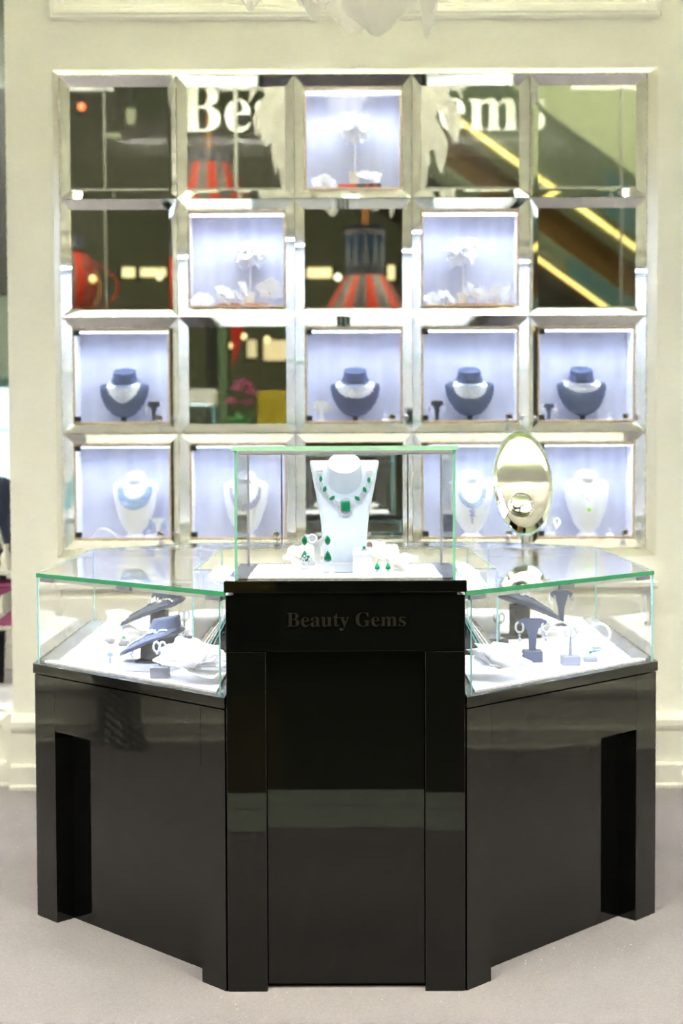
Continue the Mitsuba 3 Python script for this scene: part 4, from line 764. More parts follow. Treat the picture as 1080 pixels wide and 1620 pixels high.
# right wing
neck_form(XF((.745, 1.22, DZ + .0425 * 1.25), 196, s=1.25), 'large navy slanted neck form on a dark post, rear of the right wing', 'diamond V necklace on the rear neck form of the right wing', (0, 1.2), .0105, False)
M = XF((.571, .60, DZ)); earring_stand(M, 'navy earring stand on a grey block in the middle of the right wing', 'navy', .085, .098, (.058, .05, .035)); earrings(M, 'large diamond hoop earrings on the navy stand in the middle of the right wing', .040, .118, 'hoop')
M = XF((.800, 1.52, DZ)); earring_stand(M, 'navy earring stand at the rear corner of the right wing', 'navy', .080, .118, (.05, .045, .012)); earrings(M, 'diamond hoop earrings on the navy stand at the rear corner of the right wing', .036, .112, 'hoop')
block(.56, .43, .098, .055, .016, 'flat white block at the front of the right wing', rz=8); block(.684, .87, .07, .05, .022, 'flat white block in the centre of the right wing'); block(.745, .76, .07, .05, .022, 'flat white block under the crystal bracelets of the right wing', rz=-8)
block(.52, .62, .03, .06, .026, 'narrow dark block behind the navy earring stand of the right wing', 'navy', name='riser_block')
stick_stand(.676, .53, 'grey cube stand with a tall stem in the right wing', 'slim diamond earrings on the tall stem in the right wing', (.054, .05, .028), .058)
pad_ring(.748, .60, 'low grey ring pad at the right front of the right wing', 'green-stone ring on the low pad of the right wing', w=.042)
single('bracelet_ramp', shp(ramp(.15, .042, .05), 'bust_white', smooth=30), 'curved white bracelet ramp at the rear of the right wing', 'bracelet stand', M=XF((.70, 1.29, DZ), 14))
for q, (x, y, R, lab) in enumerate([(.775, .93, .033, 'standing crystal bracelet, left of two in the right wing'), (.835, .95, .036, 'standing crystal bracelet, right of two in the right wing')]):
    t = thing('bracelet', lab, 'bracelet'); M = XF((x, y, DZ), 30 - 50 * q, -20)
    put(t, 'stones', shp(cat_([tf(gem(.009), XF((R * math.cos(a), 0, R + .005 + R * math.sin(a)), ry=math.degrees(a))) for a in np.arange(24) * 2 * np.pi / 24]), 'diamond'), M, kind='stuff')
t = thing('brooch', 'pale blue crystal brooch lying at the right of the right wing', 'brooch'); M = XF((.80, .82, DZ + .004), 20, -60)
put(t, 'base', shp(tf(cbox(0, 0, 0, .05, .03, .008, .002), XF(rx=60)), 'blue_stone'), M); put(t, 'stones', shp(cat_([tf(gem(.009), XF((.018 * math.cos(a), -.012, .012 + .010 * math.sin(a)))) for a in np.arange(12) * 2 * np.pi / 12]), 'diamond'), M, kind='stuff')
stick_stand(.515, 1.02, 'dark earring stand under the neck of the rear neck form, right wing', 'diamond drop earrings under the neck of the rear neck form, right wing', (.06, .045, .014), .06, 'navy_dark')
small_flower(XF((.70, 1.44, DZ + .024), 0, 40), 'white paper flower behind the rear neck form of the right wing', .055, 97)

# oval table mirror on the right glass top
t = thing('table_mirror', 'oval faceted mirror on a chrome stem standing on the right glass top', 'table mirror')
MX, MY, MZ = .688, 1.76, 1.318; th = np.arange(64) * 2 * np.pi / 64
ov = lambda k, y: np.stack([.1135 * k * np.cos(th), np.full(64, y), .216 * k * np.sin(th)], 1)
M = XF((MX, MY, MZ), 0, -24.5)
put(t, 'glass', shp(loft([ov(.80, -.0062), ov(.88, -.006), ov(.885, -.004)], True), 'mirror'), M)
put(t, 'bevel', shp(loft([ov(.885, -.006), ov(.985, -.0022), ov(1.0, .0)], False), 'mirror'), M, label='faceted mirror rim')
put(t, 'rim', shp(loft([ov(1.0, 0), ov(1.016, .002), ov(1.016, .006), ov(.98, .007)], True), 'teal_edge', smooth=30), M)
put(t, 'magnifier', shp(tf(lathe([(.045, 0), (.044, .003), (.036, .0055), (0, .0085)], 40), XF((-.012, -.006, -.098), 0, 90)), 'mirror', smooth=True), M @ XF(), label='small round convex mirror')
put(t, 'magnifier_ring', shp(tf(lathe([(.0452, 0), (.049, .001), (.049, .004), (.0452, .005), (.0452, 0)], 40), XF((-.012, -.006, -.098), 0, 90)), 'chrome', smooth=30), M)
put(t, 'stem', shp(tf(lathe([(0, ZG + .012), (.009, ZG + .012), (.0065, ZG + .02), (.0065, MZ - .185), (.011, MZ - .18), (.011, MZ - .172), (0, MZ - .172)], 24), XF((MX, MY + .006, 0))), 'chrome', smooth=40))
put(t, 'base', shp(tf(lathe([(0, ZG + .0005), (.078, ZG + .0005), (.079, ZG + .004), (.05, ZG + .010), (.02, ZG + .016), (0, ZG + .018)], 48), XF((MX, MY, 0))), 'chrome', smooth=40))

# ------------------------------------------------------------------ petal chandelier over the counter
CX, CY, CZ = .077, .69, 3.42
t = thing('chandelier', 'large translucent white petal chandelier hanging above the counter', 'chandelier')
put(t, 'rod', shp(tf(lathe([(0, 3.2), (.012, 3.2), (.012, ZC - .05), (.07, ZC - .04), (.07, ZC), (0, ZC)], 24), XF((CX, CY, 0))), 'chrome', smooth=40))
put(t, 'bulb', shp(tf(trimesh.creation.icosphere(2, .17), XF((CX, CY, 3.42))), 'trim', smooth=True, emit=[4.6, 4.4, 3.7], weight=.5), label='glowing globe inside')
r = random.Random(5)
for n_, rad, z, tilt, L in ((5, .13, 3.06, 74, .31), (8, .27, 3.15, 62, .31), (11, .39, 3.27, 68, .32), (12, .44, 3.44, 62, .30), (12, .40, 3.60, 48, .30)):
    o = r.uniform(0, 360)
    for i in range(n_):
        az = o + i * 360 / n_ + r.uniform(-6, 6); Lp = L * r.uniform(.9, 1.1)
        m = petal_grid(Lp, Lp * .42, .28, -.10, 9, 15, pleat=.006)
        put(t, 'petal', shp(m, 'capiz', smooth=60), XF((CX, CY, z + r.uniform(-.02, .02))) @ XF(rz=az - 90) @ XF((0, rad, 0)) @ XF(rx=-tilt + r.uniform(-6, 6)))
# ------------------------------------------------------------------ side wall showcases
def items_case(s):
    side = 'right' if s > 0 else 'left'; x = XR if s > 0 else XL
    t = thing('wall_showcase', 'lit showcase with glass shelves let into the %s side wall' % side, 'showcase', 'lit showcases of the side walls')
    X = lambda a, b: (x + s * a, x + s * b)
    put(t, 'back_panel', shp(box(*X(.27, .28), .2, 2.2, .95, 2.9), 'white_lam')); put(t, 'side_panel', shp(box(*X(0, .27), .19, .2, .95, 2.9), 'white_lam')); put(t, 'side_panel', shp(box(*X(0, .27), 2.2, 2.21, .95, 2.9), 'white_lam'))
    put(t, 'floor_panel', shp(box(*X(0, .27), .2, 2.2, .94, .95), 'white_lam')); put(t, 'top_panel', shp(box(*X(0, .27), .2, 2.2, 2.9, 2.91), 'white_lam'))
    q = [(x + s * .05, .25, 2.885), (x + s * .05, 2.15, 2.885), (x + s * .09, 2.15, 2.885), (x + s * .09, .25, 2.885)]
    put(t, 'led_strip', shp(tm(q, [(0, 1, 2), (0, 2, 3)] if s > 0 else [(0, 2, 1), (0, 3, 2)]), 'led', emit=[v * 3.2 for v in WALL_CASE_LED], weight=.5))
    put(t, 'glazing', shp(tm([(x + s * .004, .2, .95), (x + s * .004, 2.2, .95), (x + s * .004, 2.2, 2.9), (x + s * .004, .2, 2.9)], [(0, 1, 2), (0, 2, 3)]), 'pane'))
    for z in (1.22, 1.65, 2.07):
        g = put(t, 'shelf', shp(tm([(x + s * .03, .2, z), (x + s * .03, 2.2, z), (x + s * .26, 2.2, z), (x + s * .26, .2, z)], [(0, 1, 2), (0, 2, 3)]), 'pane')); put(g, 'edge', shp(box(*X(.024, .03), .2, 2.2, z - .008, z + .002), 'green_edge'))
items_case(1); items_case(-1)
mat('yellow', pri((.90, .66, .03), .5)); mat('orange', pri((.85, .32, .10), .6)); mat('leaf', pri((.10, .30, .10), .6))
k = thing('jewel_box', 'small golden yellow jewel box on the right side wall showcase', 'box'); M = XF((XR + .13, 1.42, 1.2225))
put(k, 'body', shp(cbox(0, 0, 0, .10, .13, .07, .006), 'yellow'), M); put(k, 'lid', shp(cbox(0, 0, .0705, .106, .136, .03, .012), 'gold'), M)
for s, y, R, lab in ((-1, 1.45, .06, 'orange paper flower in a green vase, left side wall showcase'), (1, 1.05, .06, 'orange paper flower in a green vase, right side wall showcase')):
    k = thing('flower_vase', lab, 'vase'); M = XF(((XR + .13) * s, y, 1.2225))
    put(k, 'vase', shp(lathe([(0, 0), (.03, 0), (.04, .05), (.022, .10), (.026, .12), (.02, .12), (.016, .10), (0, .02)], 24), 'leaf', smooth=40), M); put(k, 'flower', shp(tf(cat_(flower_petals(R, 3)), XF((0, 0, .13))), 'orange', smooth=40), M, kind='stuff')
for s, y, z, lab in ((1, 1.5, 1.6525, 'dark hat box on the middle shelf of the right side wall showcase'), (-1, 1.5, 1.6525, 'dark hat box on the middle shelf of the left side wall showcase')):
    k = thing('hat_box', lab, 'box'); M = XF(((XR + .13) * s, y, z)); put(k, 'body', shp(lathe([(0, 0), (.07, 0), (.07, .08), (0, .08)], 30), 'navy_dark', smooth=40), M); put(k, 'lid', shp(lathe([(0, .0805), (.074, .0805), (.074, .11), (0, .112)], 30), 'slate', smooth=40), M)

# crystal hourglass stool by the left wall (seen in the black lacquer)
mat('smoke_crystal', pri((.27, .27, .25), .16, specular=.6, metallic=.3))
pf = [(.0, .44), (.125, .44), (.125, .40), (.118, .36), (.104, .28), (.098, .22), (.104, .15), (.122, .04), (.128, .0), (0, 0)]
zz = np.linspace(0, .44, 23); n_ = 26
rr = np.interp(zz, [p[1] for p in pf[1:-1]][::-1], [p[0] for p in pf[1:-1]][::-1])
V = [np.stack([(r0 + (.006 if (i + j_ % 2) % 2 else 0)) * 0 + (r0 + .006 * (((np.arange(n_) + i) % 2))) * np.cos(np.arange(n_) * 2 * np.pi / n_), (r0 + .006 * (((np.arange(n_) + i) % 2))) * np.sin(np.arange(n_) * 2 * np.pi / n_), np.full(n_, z)], 1) for i, (z, r0, j_) in enumerate(zip(zz, rr, range(23)))]
k = thing('crystal_stool', 'hourglass-shaped faceted crystal stool standing before the left wall', 'stool'); M = XF((-3.47, .78, .0005))
put(k, 'body', shp(loft(V), 'smoke_crystal'), M); put(k, 'seat', shp(lathe([(0, .4405), (.12, .4405), (.125, .46), (.11, .475), (0, .478)], 30), 'slate', smooth=40), M)

# ------------------------------------------------------------------ the shop front with its sign
mat('post', pri((.08, .083, .065), .5)); mat('sign', pri((.40, .41, .36), .5))
t = thing('glass_facade', 'glass shop front with thin grey posts around the entrance', 'shop front')
for x0, x1, z0, z1 in ((XL, -1.75, 0, 3.28), (2.05, XR, 0, 3.28), (XL, -1.75, 3.38, ZC), (-1.73, -.795, 3.38, ZC), (-.765, 2.035, 3.38, ZC), (2.045, XR, 3.38, ZC)):
    put(t, 'pane', shp(tm([(x0, YS, z0), (x1, YS, z0), (x1, YS, z1), (x0, YS, z1)], [(0, 1, 2), (0, 2, 3)]), 'pane'))
put(t, 'transom', shp(box(XL, XR, YS - .03, YS + .03, 3.28, 3.38, .004), 'post'))
for x, w in ((-1.74, .008), (-.78, .024), (2.04, .008)): put(t, 'post', shp(box(x - w / 2, x + w / 2, YS - .03, YS + .03, 3.3805 if x == -.78 else 0.003, ZC - .001), 'post'))
t = thing('shop_sign', 'pale serif letters Beauty Gems on the glass above the shop entrance', 'sign')
letters(t, 'Beauty Gems', .335, 2.70, -1.19, YS - .035, 3.81, .02, 'sign')
# display tower in the hall, just outside the entrance
TX0, TX1, TY0, TY1 = -1.45, -1.19, -4.75, -4.49
t = thing('display_tower', 'slim glass display tower with a white top, standing in the hall', 'display case')
put(t, 'plinth', shp(box(TX0 - .01, TX1 + .01, TY0 - .01, TY1 + .01, 0, 1.0, .004), 'lacquer')); put(t, 'cap', shp(box(TX0 - .02, TX1 + .02, TY0 - .02, TY1 + .02, 1.90, 2.04, .004), 'trim')); put(t, 'deck', shp(box(TX0, TX1, TY0, TY1, 1.0005, 1.01), 'deck'))
for p, q in (((TX0, TY0), (TX1, TY0)), ((TX1, TY0), (TX1, TY1)), ((TX1, TY1), (TX0, TY1)), ((TX0, TY1), (TX0, TY0))): put(t, 'pane', shp(sheet(p, q, 1.0, 1.90), 'pane'))
for x in (TX0, TX1):
    for y in (TY0, TY1): put(t, 'pane_edge', shp(cbox(x, y, 1.0105, .012, .012, .888), 'teal_edge'))
put(t, 'light_strip', shp(tm([(TX0 + .01, TY1 - .06, 1.897), (TX0 + .01, TY1 - .01, 1.897), (TX1 - .01, TY1 - .01, 1.897), (TX1 - .01, TY1 - .06, 1.897)], [(0, 1, 2), (0, 2, 3)]), 'led', emit=[9, 12, 13], weight=.04))

# ------------------------------------------------------------------ the mall hall behind the camera (seen in the mirrors)
mat('mall_wall', pri((.105, .11, .066), .6)); mat('mall_dark', pri((.03, .032, .026), .5)); mat('mall_floor', pri((.05, .048, .042), .15, specular=.5)); mat('mall_green', pri((.44, .48, .32), .6)); mat('mall_grey', pri((.17, .21, .155), .4)); mat('wood', pri((.17, .085, .02), .5)); mat('mall_teal', pri((.13, .25, .27), .2, specular=.6)); mat('mall_rail', pri((.26, .30, .20), .3))
struct('floor_mall', shp(box(-12, 12, -16, -2.25, -.06, 0), 'mall_floor'), 'dark polished floor of the mall hall')
struct('ceiling_mall', shp(box(-12, 12, -16, -2.0, 9, 9.1), 'mall_dark'), 'dark ceiling of the mall hall')
struct('wall_mall_rear', shp(box(-12, 12, -16.2, -16, 0, 9), 'mall_wall'), 'olive far wall of the mall hall')
struct('wall_mall_left', shp(box(-12.2, -12, -16, -2, 0, 9), 'mall_wall')); struct('wall_mall_right', shp(box(12, 12.2, -16, -2, 0, 9), 'mall_wall'))
struct('wall_mall_front', shp(cat_([box(-12, XL - .1, -2.1, -2.0, 0, 9), box(XR + .1, 12, -2.1, -2.0, 0, 9), box(XL - .1, XR + .1, -2.1, -2.0, ZC + .1, 9)]), 'mall_wall'))
for q, x in enumerate((-5, 4.5)):
    k = thing('hall_light', 'broad dim ceiling lamp of the mall hall, %s' % ('over the jars' if q == 0 else 'over the escalators'), 'ceiling light'); put(k, 'diffuser', shp(tm([(x - 2.4, -10, 8.98), (x + 2.4, -10, 8.98), (x + 2.4, -6, 8.98), (x - 2.4, -6, 8.98)], [(0, 2, 1), (0, 3, 2)]), 'led', emit=MALL_LAMP, weight=.4)); put(k, 'frame', shp(box(x - 2.5, x + 2.5, -10.1, -5.9, 8.985, 9.0), 'mall_dark'))
single('wall_panel', shp(box(2.2, 7.5, -12.3, -12.0, 3.6, 8.99, .02), 'mall_green'), 'tall pale green wall panel beyond the escalators', 'wall panel')
# escalators climbing to the left
def diag(x0, x1, z0, dz, y0, y1, off=0.0, slope=-.717):
    f = lambda x: 5.54 + slope * (x - 1.36) + off
    return hull([(x, y, f(x) + d) for x in (x0, x1) for y in (y0, y1) for d in (z0, z0 + dz)])
mat('neon', pri((.9, .75, .25), .4))
t = thing('escalator', 'upper escalator with a grey balustrade and a long yellow light line', 'escalator')
put(t, 'balustrade', shp(diag(.3, 6.2, 0.045, .84, -9.2, -9.0), 'mall_grey')); put(t, 'truss', shp(diag(.3, 6.2, -.20, .16, -10.0, -9.02), 'mall_grey')); put(t, 'soffit', shp(diag(.3, 6.2, -.62, .415, -10.2, -9.1), 'wood'), label='brown wood-clad underside'); put(t, 'rail', shp(diag(.3, 6.2, -.72, .09, -9.3, -9.0), 'mall_rail'))
for a, b in ((.9, 1.52), (1.54, 2.42), (2.44, 3.3), (3.32, 4.4)): put(t, 'light_line', shp(diag(a, b, -.03, .068, -9.0, -8.96), 'neon', emit=[1.9, 1.35, .38], weight=.04), label='yellow light line')
t = thing('escalator', 'lower escalator with a teal side panel and a short yellow light line', 'escalator')
put(t, 'balustrade', shp(diag(.3, 6.2, -.93, .20, -9.2, -8.95), 'mall_grey')); put(t, 'truss', shp(diag(.3, 6.2, -1.6, .59, -10.0, -8.97), 'mall_dark')); put(t, 'glass_panel', shp(diag(2.75, 3.7, -.99, .30, -8.94, -8.9), 'mall_teal'), label='teal glass panel')
put(t, 'light_line', shp(diag(2.0, 3.6, -1.035, .062, -8.9, -8.87), 'neon', emit=[1.9, 1.2, .35], weight=.04), label='yellow light line')
single('glass_screen', shp(diag(3.2, 4.6, .12, .55, -8.93, -8.89), 'mall_teal'), 'teal glass screen above the upper escalator', 'glass panel')
# striped jars hung in the hall
def jar(x, y, zt, neck_r, neck_h, body, label, seed, handles=False, red=.46):
    def neck(p, n, uv):
        a = dr.atan2(p.y - y, p.x - x) * (12 / (2 * math.pi)); f = dr.abs(a - dr.floor(a) - .5) * 2; h = (p.z - (zt - neck_h)) / neck_h
        c = dr.select(f > .25 + 1.1 * h - .25, mi.Color3f(.30, .31, .34), mi.Color3f(.035, .075, .17))
        c = dr.select(h > .93, mi.Color3f(.015, .02, .06), c); c = dr.select((h > .82) & (h < .93), mi.Color3f(.25, .23, .26), c)
        return dr.select(h < .22, mix((.06, .07, .12), (.22, .22, .24), noise(a * 9, h * 22)), c)
    def bodyc(p, n, uv):
        a = dr.atan2(p.y - y, p.x - x) * (10 / (2 * math.pi)); f = a - dr.floor(a)
        k_ = noise(a * 5, p.z * 9)
        return dr.select(f < red, mi.Color3f(.85, .04, .01), dr.select((f > red + .12) & (f < .9), mix((.02, .025, .06), (.28, .26, .27), k_), mi.Color3f(.28, .23, .22)))
    mat('jar_neck%d' % seed, pri(mikit.proc(neck), .5)); mat('jar_body%d' % seed, pri(mikit.proc(bodyc), .5))
    t = thing('striped_jar', label, 'hanging jar', None); M = XF((x, y, zt))
    put(t, 'neck', shp(lathe([(0, -.02), (neck_r * .96, -.02), (neck_r * 1.02, 0), (neck_r * 1.0, -.08 * neck_h), (neck_r * .97, -neck_h), (0, -neck_h)][::-1], 48), 'jar_neck%d' % seed, smooth=40), M)
    put(t, 'body', shp(lathe([(0, -neck_h - .001)] + [(r_, -neck_h - d) for r_, d in body] + [(0, -neck_h - body[-1][1])], 48), 'jar_body%d' % seed, smooth=40), M)
    put(t, 'cable', shp(tf(lathe([(0, 0), (.03, 0), (.03, 8.97 - zt), (0, 8.97 - zt)], 10), XF((0, 0, .0))), 'orange'), M)
    if handles:
        b = body[len(body) // 2]
        for s in (-1, 1):
            for q in (0, 1, 2): put(t, 'handle', shp(tube([(s * (body[1][0] * .8 + (.20 + .13 * q) * math.sin(u)), 0, -neck_h - .1 - (body[-1][1] - .15) * (u / math.pi)) for u in np.linspace(.0, math.pi, 14)], .018, 6), ('orange', 'navy', 'book_red')[q], smooth=True), M)
jar(.26, -8, 4.05, .232, .56, [(.24, .0), (.34, .16), (.47, .38), (.56, .70), (.58, 1.05), (.50, 1.4), (.30, 1.75), (.22, 1.85)], 'striped jar with a broad blue neck, hanging in the middle of the hall', 1)
jar(-1.9, -12, 5.74, .33, .16, [(.34, 0), (.42, .22), (.50, .5), (.5, .9), (.4, 1.4), (.25, 1.7)], 'striped jar under the large letters, hanging on the left of the hall', 2)
jar(-3.95, -12, 4.57, .28, .20, [(.22, 0), (.34, .12), (.40, .42), (.36, .72), (.22, .95), (.15, 1.0)], 'red striped jar with looped handles at the far left of the hall', 3, True, .70)
# lit shop windows, lamps and other things in the hall
def emis(name, mesh, label, cat, e, group=None, w=.15, m='led'): return single(name, shp(mesh, m, emit=e, weight=w), label, cat, group)
for q, (x, w_, z, h, lab) in enumerate([(-3.66, .22, 4.58, .16, 'second warm lit shop window from the left, far wall upper floor'), (-3.24, .44, 4.58, .14, 'long warm lit shop window on the far wall, upper floor left'), (-2.72, .24, 4.56, .22, 'warm lit shop window behind the handled jar'), (-.40, .42, 4.56, .17, 'broad warm lit shop window left of the blue-necked jar'), (.83, .12, 4.56, .24, 'narrow warm lit shop window right of the blue-necked jar')]):
    k = thing('lit_window', lab, 'window'); put(k, 'pane', shp(box(x - w_ / 2, x + w_ / 2, -15.99, -15.95, z - h / 2, z + h / 2), 'led', emit=[1.3, 1.05, .42], weight=.02)); put(k, 'frame', shp(cat_([box(x - w_ / 2 - .04, x - w_ / 2 - .001, -15.995, -15.93, z - h / 2 - .04, z + h / 2 + .04), box(x + w_ / 2 + .001, x + w_ / 2 + .04, -15.995, -15.93, z - h / 2 - .04, z + h / 2 + .04)]), 'mall_dark'))
for q, (x, w_, z, h, e_, lab) in enumerate([(-1.14, .44, 3.24, .34, [.62, .46, .16], 'amber lit window, largest on the far wall ground floor'), (-2.14, .22, 3.27, .30, [.22, .20, .08], 'dim olive lit window at the left of the far wall ground floor'), (-1.56, .16, 3.27, .30, [.50, .38, .14], 'small amber lit window beside the red pennant'), (-2.17, .20, 2.80, .56, [.16, .19, .07], 'tall green-lit window at the left of the far wall')]):
    k = thing('lit_window', lab, 'window'); put(k, 'pane', shp(box(x - w_ / 2, x + w_ / 2, -15.99, -15.95, z - h / 2, z + h / 2), 'led', emit=e_, weight=.02)); put(k, 'frame', shp(box(x - w_ / 2 - .04, x + w_ / 2 + .04, -15.995, -15.991, z - h / 2 - .04, z + h / 2 + .04), 'mall_dark'))
for q, (x, y, z, r_, e_, lab) in enumerate([(-4.08, -14, 6.91, .055, [9, .9, .15], 'small glowing red lamp high on the left of the hall'), (-.08, -14.9, 4.35, .06, [5, 4.6, 3.4], 'white round lamp left of the blue-necked jar'), (-3.0, -14.9, 4.36, .05, [3.5, 3.2, 1.6], 'pale round lamp on the left of the hall'), (-3.48, -11.4, 3.9, .055, [3.2, 2.3, .5], 'yellow round lamp beside the handled jar'),
                                            (-2.05, -14.5, 3.32, .05, [4, 3, 1.2], 'warm round lamp, leftmost of the ground floor lamps'), (-1.83, -14.5, 3.21, .05, [4, 2.8, 1.1], 'warm round lamp, lowest of the ground floor lamps'), (-1.60, -14.5, 3.36, .05, [4, 3.2, 1.4], 'warm round lamp above the red pennant tip'), (-1.22, -14.5, 3.31, .05, [4, 3, 1.2], 'warm round lamp before the amber window')]):
    k = thing('hall_lamp', lab, 'lamp'); put(k, 'bulb', shp(tf(trimesh.creation.icosphere(1, r_), XF((x, y, z))), 'led', emit=[v * .5 for v in e_], weight=.02)); put(k, 'rod', shp(box(x - .006, x + .006, y - .006, y + .006, z + r_ * .9, 8.995), 'mall_dark'))
mat('pale_tile', pri((.50, .55, .40), .5)); mat('red', pri((.80, .03, .015), .5)); mat('grey_blue', pri((.16, .19, .21), .5)); mat('pillar', pri((.20, .30, .17), .5)); mat('pink', pri((.62, .20, .36), .6))
for q, (x, y, z, w_, h, m, lab) in enumerate([(-3.16, -13, 6.51, .14, .24, 'pale_tile', 'small upright pale sign high on the left of the hall'), (-3.44, -13, 6.23, .26, .08, 'pale_tile', 'small flat pale sign high on the left of the hall')]):
    k = thing('hanging_sign', lab, 'sign'); put(k, 'board', shp(box(x - w_ / 2, x + w_ / 2, y, y + .04, z - h / 2, z + h / 2, .01), m)); put(k, 'rod', shp(box(x - .01, x + .01, y + .01, y + .03, z + h / 2 + .0005, 8.995), 'mall_dark'))
single('pennant', shp(hull([(x, y, z) for x, z in ((-1.46, 3.25), (-1.24, 3.25), (-1.42, 2.58), (-1.36, 2.9)) for y in (-10.02, -10)]), 'red'), 'pointed red pennant hanging on the hall pillar', 'pennant')
k = thing('hall_pillar', 'pale green pillar with a dark side, left of the red pennant', 'pillar'); put(k, 'shaft', shp(box(-1.62, -1.50, -10.4, -10.03, 0, 3.3, .01), 'pillar')); put(k, 'dark_side', shp(box(-1.78, -1.6205, -10.5, -10.05, 0, 3.3, .01), 'mall_dark')); put(k, 'banner_pole', shp(box(-1.50 + .0005, -1.2, -10.06, -10.025, 3.2, 3.24), 'grey_blue'))
k = thing('yellow_stand', 'bright yellow poster stand in the hall', 'poster stand'); put(k, 'board', shp(box(-.93, -.52, -7.05, -7, .4, 2.13, .01), 'yellow')); put(k, 'foot', shp(box(-.95, -.5, -7.2, -6.9, 0, .3995, .01), 'mall_dark'))
k = thing('bouquet_stand', 'tall vase of pink blossoms and green leaves in the hall', 'vase'); put(k, 'vase', shp(tf(lathe([(0, 0), (.14, 0), (.12, .5), (.06, 1.3), (.10, 1.65), (.08, 1.65), (0, 1.5)], 24), XF((-.95, -4.7, 0))), 'grey_blue', smooth=40))
for q in range(6): put(k, 'blossom', shp(tf(cat_(flower_petals(.085, 200 + q)), XF((-.95 + .09 * math.cos(q * 1.4), -4.7 + .09 * math.sin(q * 1.4), 2.0 + .10 * math.sin(q * 2.2)))), 'pink', smooth=40))
put(k, 'leaves', shp(cat_([tf(petal_grid(.2, .05, .3, -.2), XF((-.95, -4.7, 1.68)) @ XF(rz=q * 40) @ XF(rx=35 + (q * 17) % 40)) for q in range(9)]), 'leaf', smooth=40), kind='stuff')

# ------------------------------------------------------------------ the passage left of the display wall
struct('wall_passage', shp(box(XL, XR, 6.1, 6.2, 0, ZC), 'mall_grey'), 'grey-green rear wall of the side passage'); struct('wall_passage_right', shp(box(XR, XR + .1, YW + .34, 6.2, 0, ZC), 'wall'))
struct('floor_passage', shp(box(XL, XR, YW + 3.4, 6.2, -.06, 0), 'carpet'))
t = thing('ceiling_light', 'square white ceiling lamp panel over the side passage', 'ceiling light', 'ceiling lamps of the shop'); put(t, 'diffuser', shp(tm([(-2.7, 3.8, ZC - .012), (-2.7, 4.4, ZC - .012), (-2.1, 4.4, ZC - .012), (-2.1, 3.8, ZC - .012)], [(0, 1, 2), (0, 2, 3)]), 'led', emit=SHOP_LAMP, weight=.2)); put(t, 'frame', shp(box(-2.75, -2.05, 3.75, 4.45, ZC - .011, ZC + .004), 'trim'))
t = thing('platform', 'low cream window platform left of the display wall', 'platform'); put(t, 'base', shp(box(XL + .1, -1.45, 2.46, 3.1, 0, .30, .004), 'trim')); put(t, 'moulding', shp(moulding((XL + .1, 2.46), (-1.45, 2.46), BB), 'trim')); put(t, 'top', shp(box(XL + .1, -1.436, 2.44, 3.12, .3145, .33, .004), 'deck'))
single('slant_board', shp(hull([(x, y, z) for x, z in ((-2.2, .46), (-1.55, .80), (-1.55, .72), (-2.2, .38)) for y in (2.7, 2.95)] + [(x, y, .331) for x in (-2.1, -2.0) for y in (2.7, 2.95)]), 'trim'), 'slanting white display board on the low platform', 'display board')
mat('magenta', pri((.27, .05, .14), .5))
t = thing('side_table', 'narrow white-topped table in the side passage', 'table'); put(t, 'top', shp(box(-2.6, -1.5, 3.15, 3.45, .85, .875, .003), 'trim'))
for x in (-2.58, -1.54):
    for y in (3.16, 3.42): put(t, 'leg', shp(box(x, x + .03, y, y + .03, 0, .8495, .002), 'steel'))
put(t, 'shelf', shp(box(-2.55, -1.54, 3.16, 3.44, .58, .60, .003), 'trim'))
t = thing('storage_box', 'dark magenta patterned box on the shelf of the narrow table', 'box'); put(t, 'body', shp(box(-2.3, -1.6, 3.17, 3.43, .6005, .79, .006), 'magenta')); put(t, 'lid', shp(box(-2.31, -1.59, 3.165, 3.435, .7905, .81, .004), 'magenta')); put(t, 'label_plate', shp(box(-1.9, -1.72, 3.163, 3.1695, .66, .74), 'lilac'))
single('bottle', shp(tf(lathe([(0, 0), (.028, 0), (.03, .06), (.012, .09), (.014, .12), (0, .12)], 24), XF((-1.66, 3.25, .8755))), 'paper_cream', smooth=40), 'small cream bottle on the narrow table of the side passage', 'bottle')
mat('cyan_lit', pri((.7, .9, .92), .4))
t = thing('glass_cabinet', 'tall grey-green glass cabinet with a bright lit lower compartment, rear of the side passage', 'cabinet')
put(t, 'body', shp(box(-3.3, -2.16, 5.75, 6.08, 1.96, 3.9, .004), 'mall_grey')); put(t, 'plinth', shp(box(-3.3, -2.16, 5.75, 6.08, 0, 1.0, .004), 'trim')); put(t, 'lit_back', shp(box(-3.28, -2.18, 6.0, 6.05, 1.001, 1.90), 'cyan_lit', emit=[.75, .95, 1.0], weight=.04)); put(t, 'post', shp(box(-2.2, -2.16, 5.76, 6.0, 1.001, 1.959), 'teal_edge')); put(t, 'post', shp(box(-3.3, -3.27, 5.76, 6.0, 1.001, 1.959), 'teal_edge'))
put(t, 'shelf', shp(box(-3.27, -2.201, 5.77, 5.99, 1.60, 1.61), 'pale_edge')); put(t, 'dark_door', shp(box(-3.28, -2.18, 5.735, 5.7495, 2.5, 3.85, .003), 'mall_dark'))

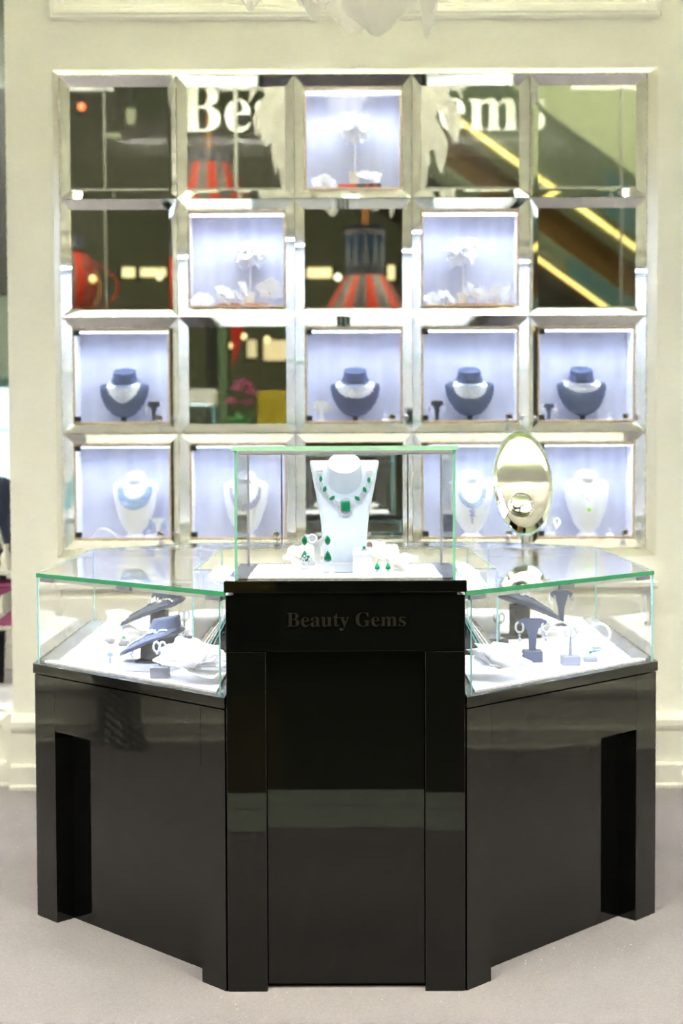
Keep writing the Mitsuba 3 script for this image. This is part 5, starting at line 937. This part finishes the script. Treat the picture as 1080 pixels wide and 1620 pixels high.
# a person with their back to us, behind the narrow table
mat('skin', pri((.55, .36, .27), .55)); mat('hair', pri((.012, .010, .010), .4)); mat('jacket', pri((.022, .030, .065), .8)); mat('trousers', pri((.02, .02, .025), .8)); mat('shoe', pri((.015, .015, .015), .4))
def skel(bones, edge=.012, it=12):
    man = None
    for a, ra, b, rb in bones:
        h = m3.Manifold.batch_hull([m3.Manifold.sphere(ra, 20).translate(a), m3.Manifold.sphere(rb, 20).translate(b)]); man = h if man is None else man + h
    q = man.refine_to_length(edge).to_mesh(); m = tm(q.vert_properties[:, :3], q.tri_verts); m.merge_vertices(); return trimesh.smoothing.filter_taubin(m, iterations=it)
PX, PY = -1.965, 3.82
t = thing('person', 'black-haired person in a dark navy jacket standing behind the narrow table', 'person'); M = XF((PX, PY, 0))
v = lambda *a: tuple(map(float, a)); B_ = []
B_ += [(v(0, .01, 1.50), .085, v(0, .03, 1.46), .07), (v(0, .005, 1.51), .088, v(0, -.015, 1.50), .08), (v(0, .0, 1.40), .052, v(0, -.01, 1.28), .056), (v(0, .095, 1.475), .012, v(0, .08, 1.455), .016)]
for s in (-1, 1):
    B_ += [(v(s * .155, -.01, 1.255), .052, v(s * .205, .0, .985), .038), (v(s * .205, 0, .985), .037, v(s * .17, .16, .90), .026), (v(s * .07, 0, .84), .082, v(s * .085, .01, .47), .052), (v(s * .085, .01, .47), .05, v(s * .09, -.015, .08), .034), (v(s * .09, -.02, .05), .034, v(s * .10, .13, .028), .026), (v(s * .155, -.01, 1.255), .052, v(0, 0, 1.26), .07), (v(s * .084, .01, 1.485), .012, v(s * .086, 0, 1.51), .014)]
    B_ += [(v(s * .17, .16, .90), .024, v(s * .155, .22, .885), .030)]
    for q in range(4): B_ += [(v(s * (.135 + .014 * q), .235, .885), .0095, v(s * (.130 + .014 * q), .285 - .008 * abs(q - 1.5), .878), .0085), (v(s * (.130 + .014 * q), .285 - .008 * abs(q - 1.5), .878), .0085, v(s * (.130 + .013 * q), .31 - .01 * abs(q - 1.5), .868), .008)]
    B_ += [(v(s * .135, .20, .885), .011, v(s * .108, .235, .882), .009)]
B_ += [(v(0, 0, 1.24), .105, v(0, 0, 1.02), .105), (v(-.05, 0, .92), .10, v(.05, 0, .92), .10), (v(0, 0, 1.02), .10, v(0, 0, .92), .12), (v(-.09, 0, 1.2), .075, v(.09, 0, 1.2), .075)]
put(t, 'body', shp(skel(B_, .014), 'skin', smooth=True), M)
J = [(v(0, 0, 1.22), .125, v(0, 0, .98), .13), (v(-.09, 0, 1.2), .09, v(.09, 0, 1.2), .09), (v(-.06, 0, .86), .118, v(.06, 0, .86), .118), (v(0, 0, 1.0), .12, v(0, 0, .86), .135), (v(0, -.01, 1.30), .062, v(0, -.005, 1.25), .09)]
for s in (-1, 1): J += [(v(s * .155, -.01, 1.255), .064, v(s * .205, 0, .985), .052), (v(s * .205, 0, .985), .052, v(s * .175, .135, .912), .042), (v(s * .155, -.01, 1.255), .062, v(0, 0, 1.27), .075)]
put(t, 'jacket', shp(skel(J, .018), 'jacket', smooth=True), M)
put(t, 'trousers', shp(skel([b for s in (-1, 1) for b in ((v(s * .07, 0, .84), .098, v(s * .085, .01, .47), .070), (v(s * .085, .01, .47), .070, v(s * .09, -.012, .09), .055))] + [(v(-.06, 0, .86), .11, v(.06, 0, .86), .11)], .018), 'trousers', smooth=True), M)
put(t, 'hair', shp(skel([(v(0, -.012, 1.52), .099, v(0, -.03, 1.46), .094), (v(0, -.035, 1.46), .088, v(0, -.05, 1.30), .07), (v(-.04, -.04, 1.44), .06, v(-.05, -.05, 1.29), .04), (v(.04, -.04, 1.44), .06, v(.05, -.05, 1.29), .04)], .014), 'hair', smooth=True), M)
for s in (-1, 1):
    put(t, 'eye', shp(tf(trimesh.creation.icosphere(1, .012), XF((s * .032, .082, 1.505))), 'bust_white', smooth=True), M); put(t, 'shoe', shp(skel([(v(s * .09, -.03, .042), .042, v(s * .102, .14, .033), .033)], .014, 4), 'shoe', smooth=True), M)
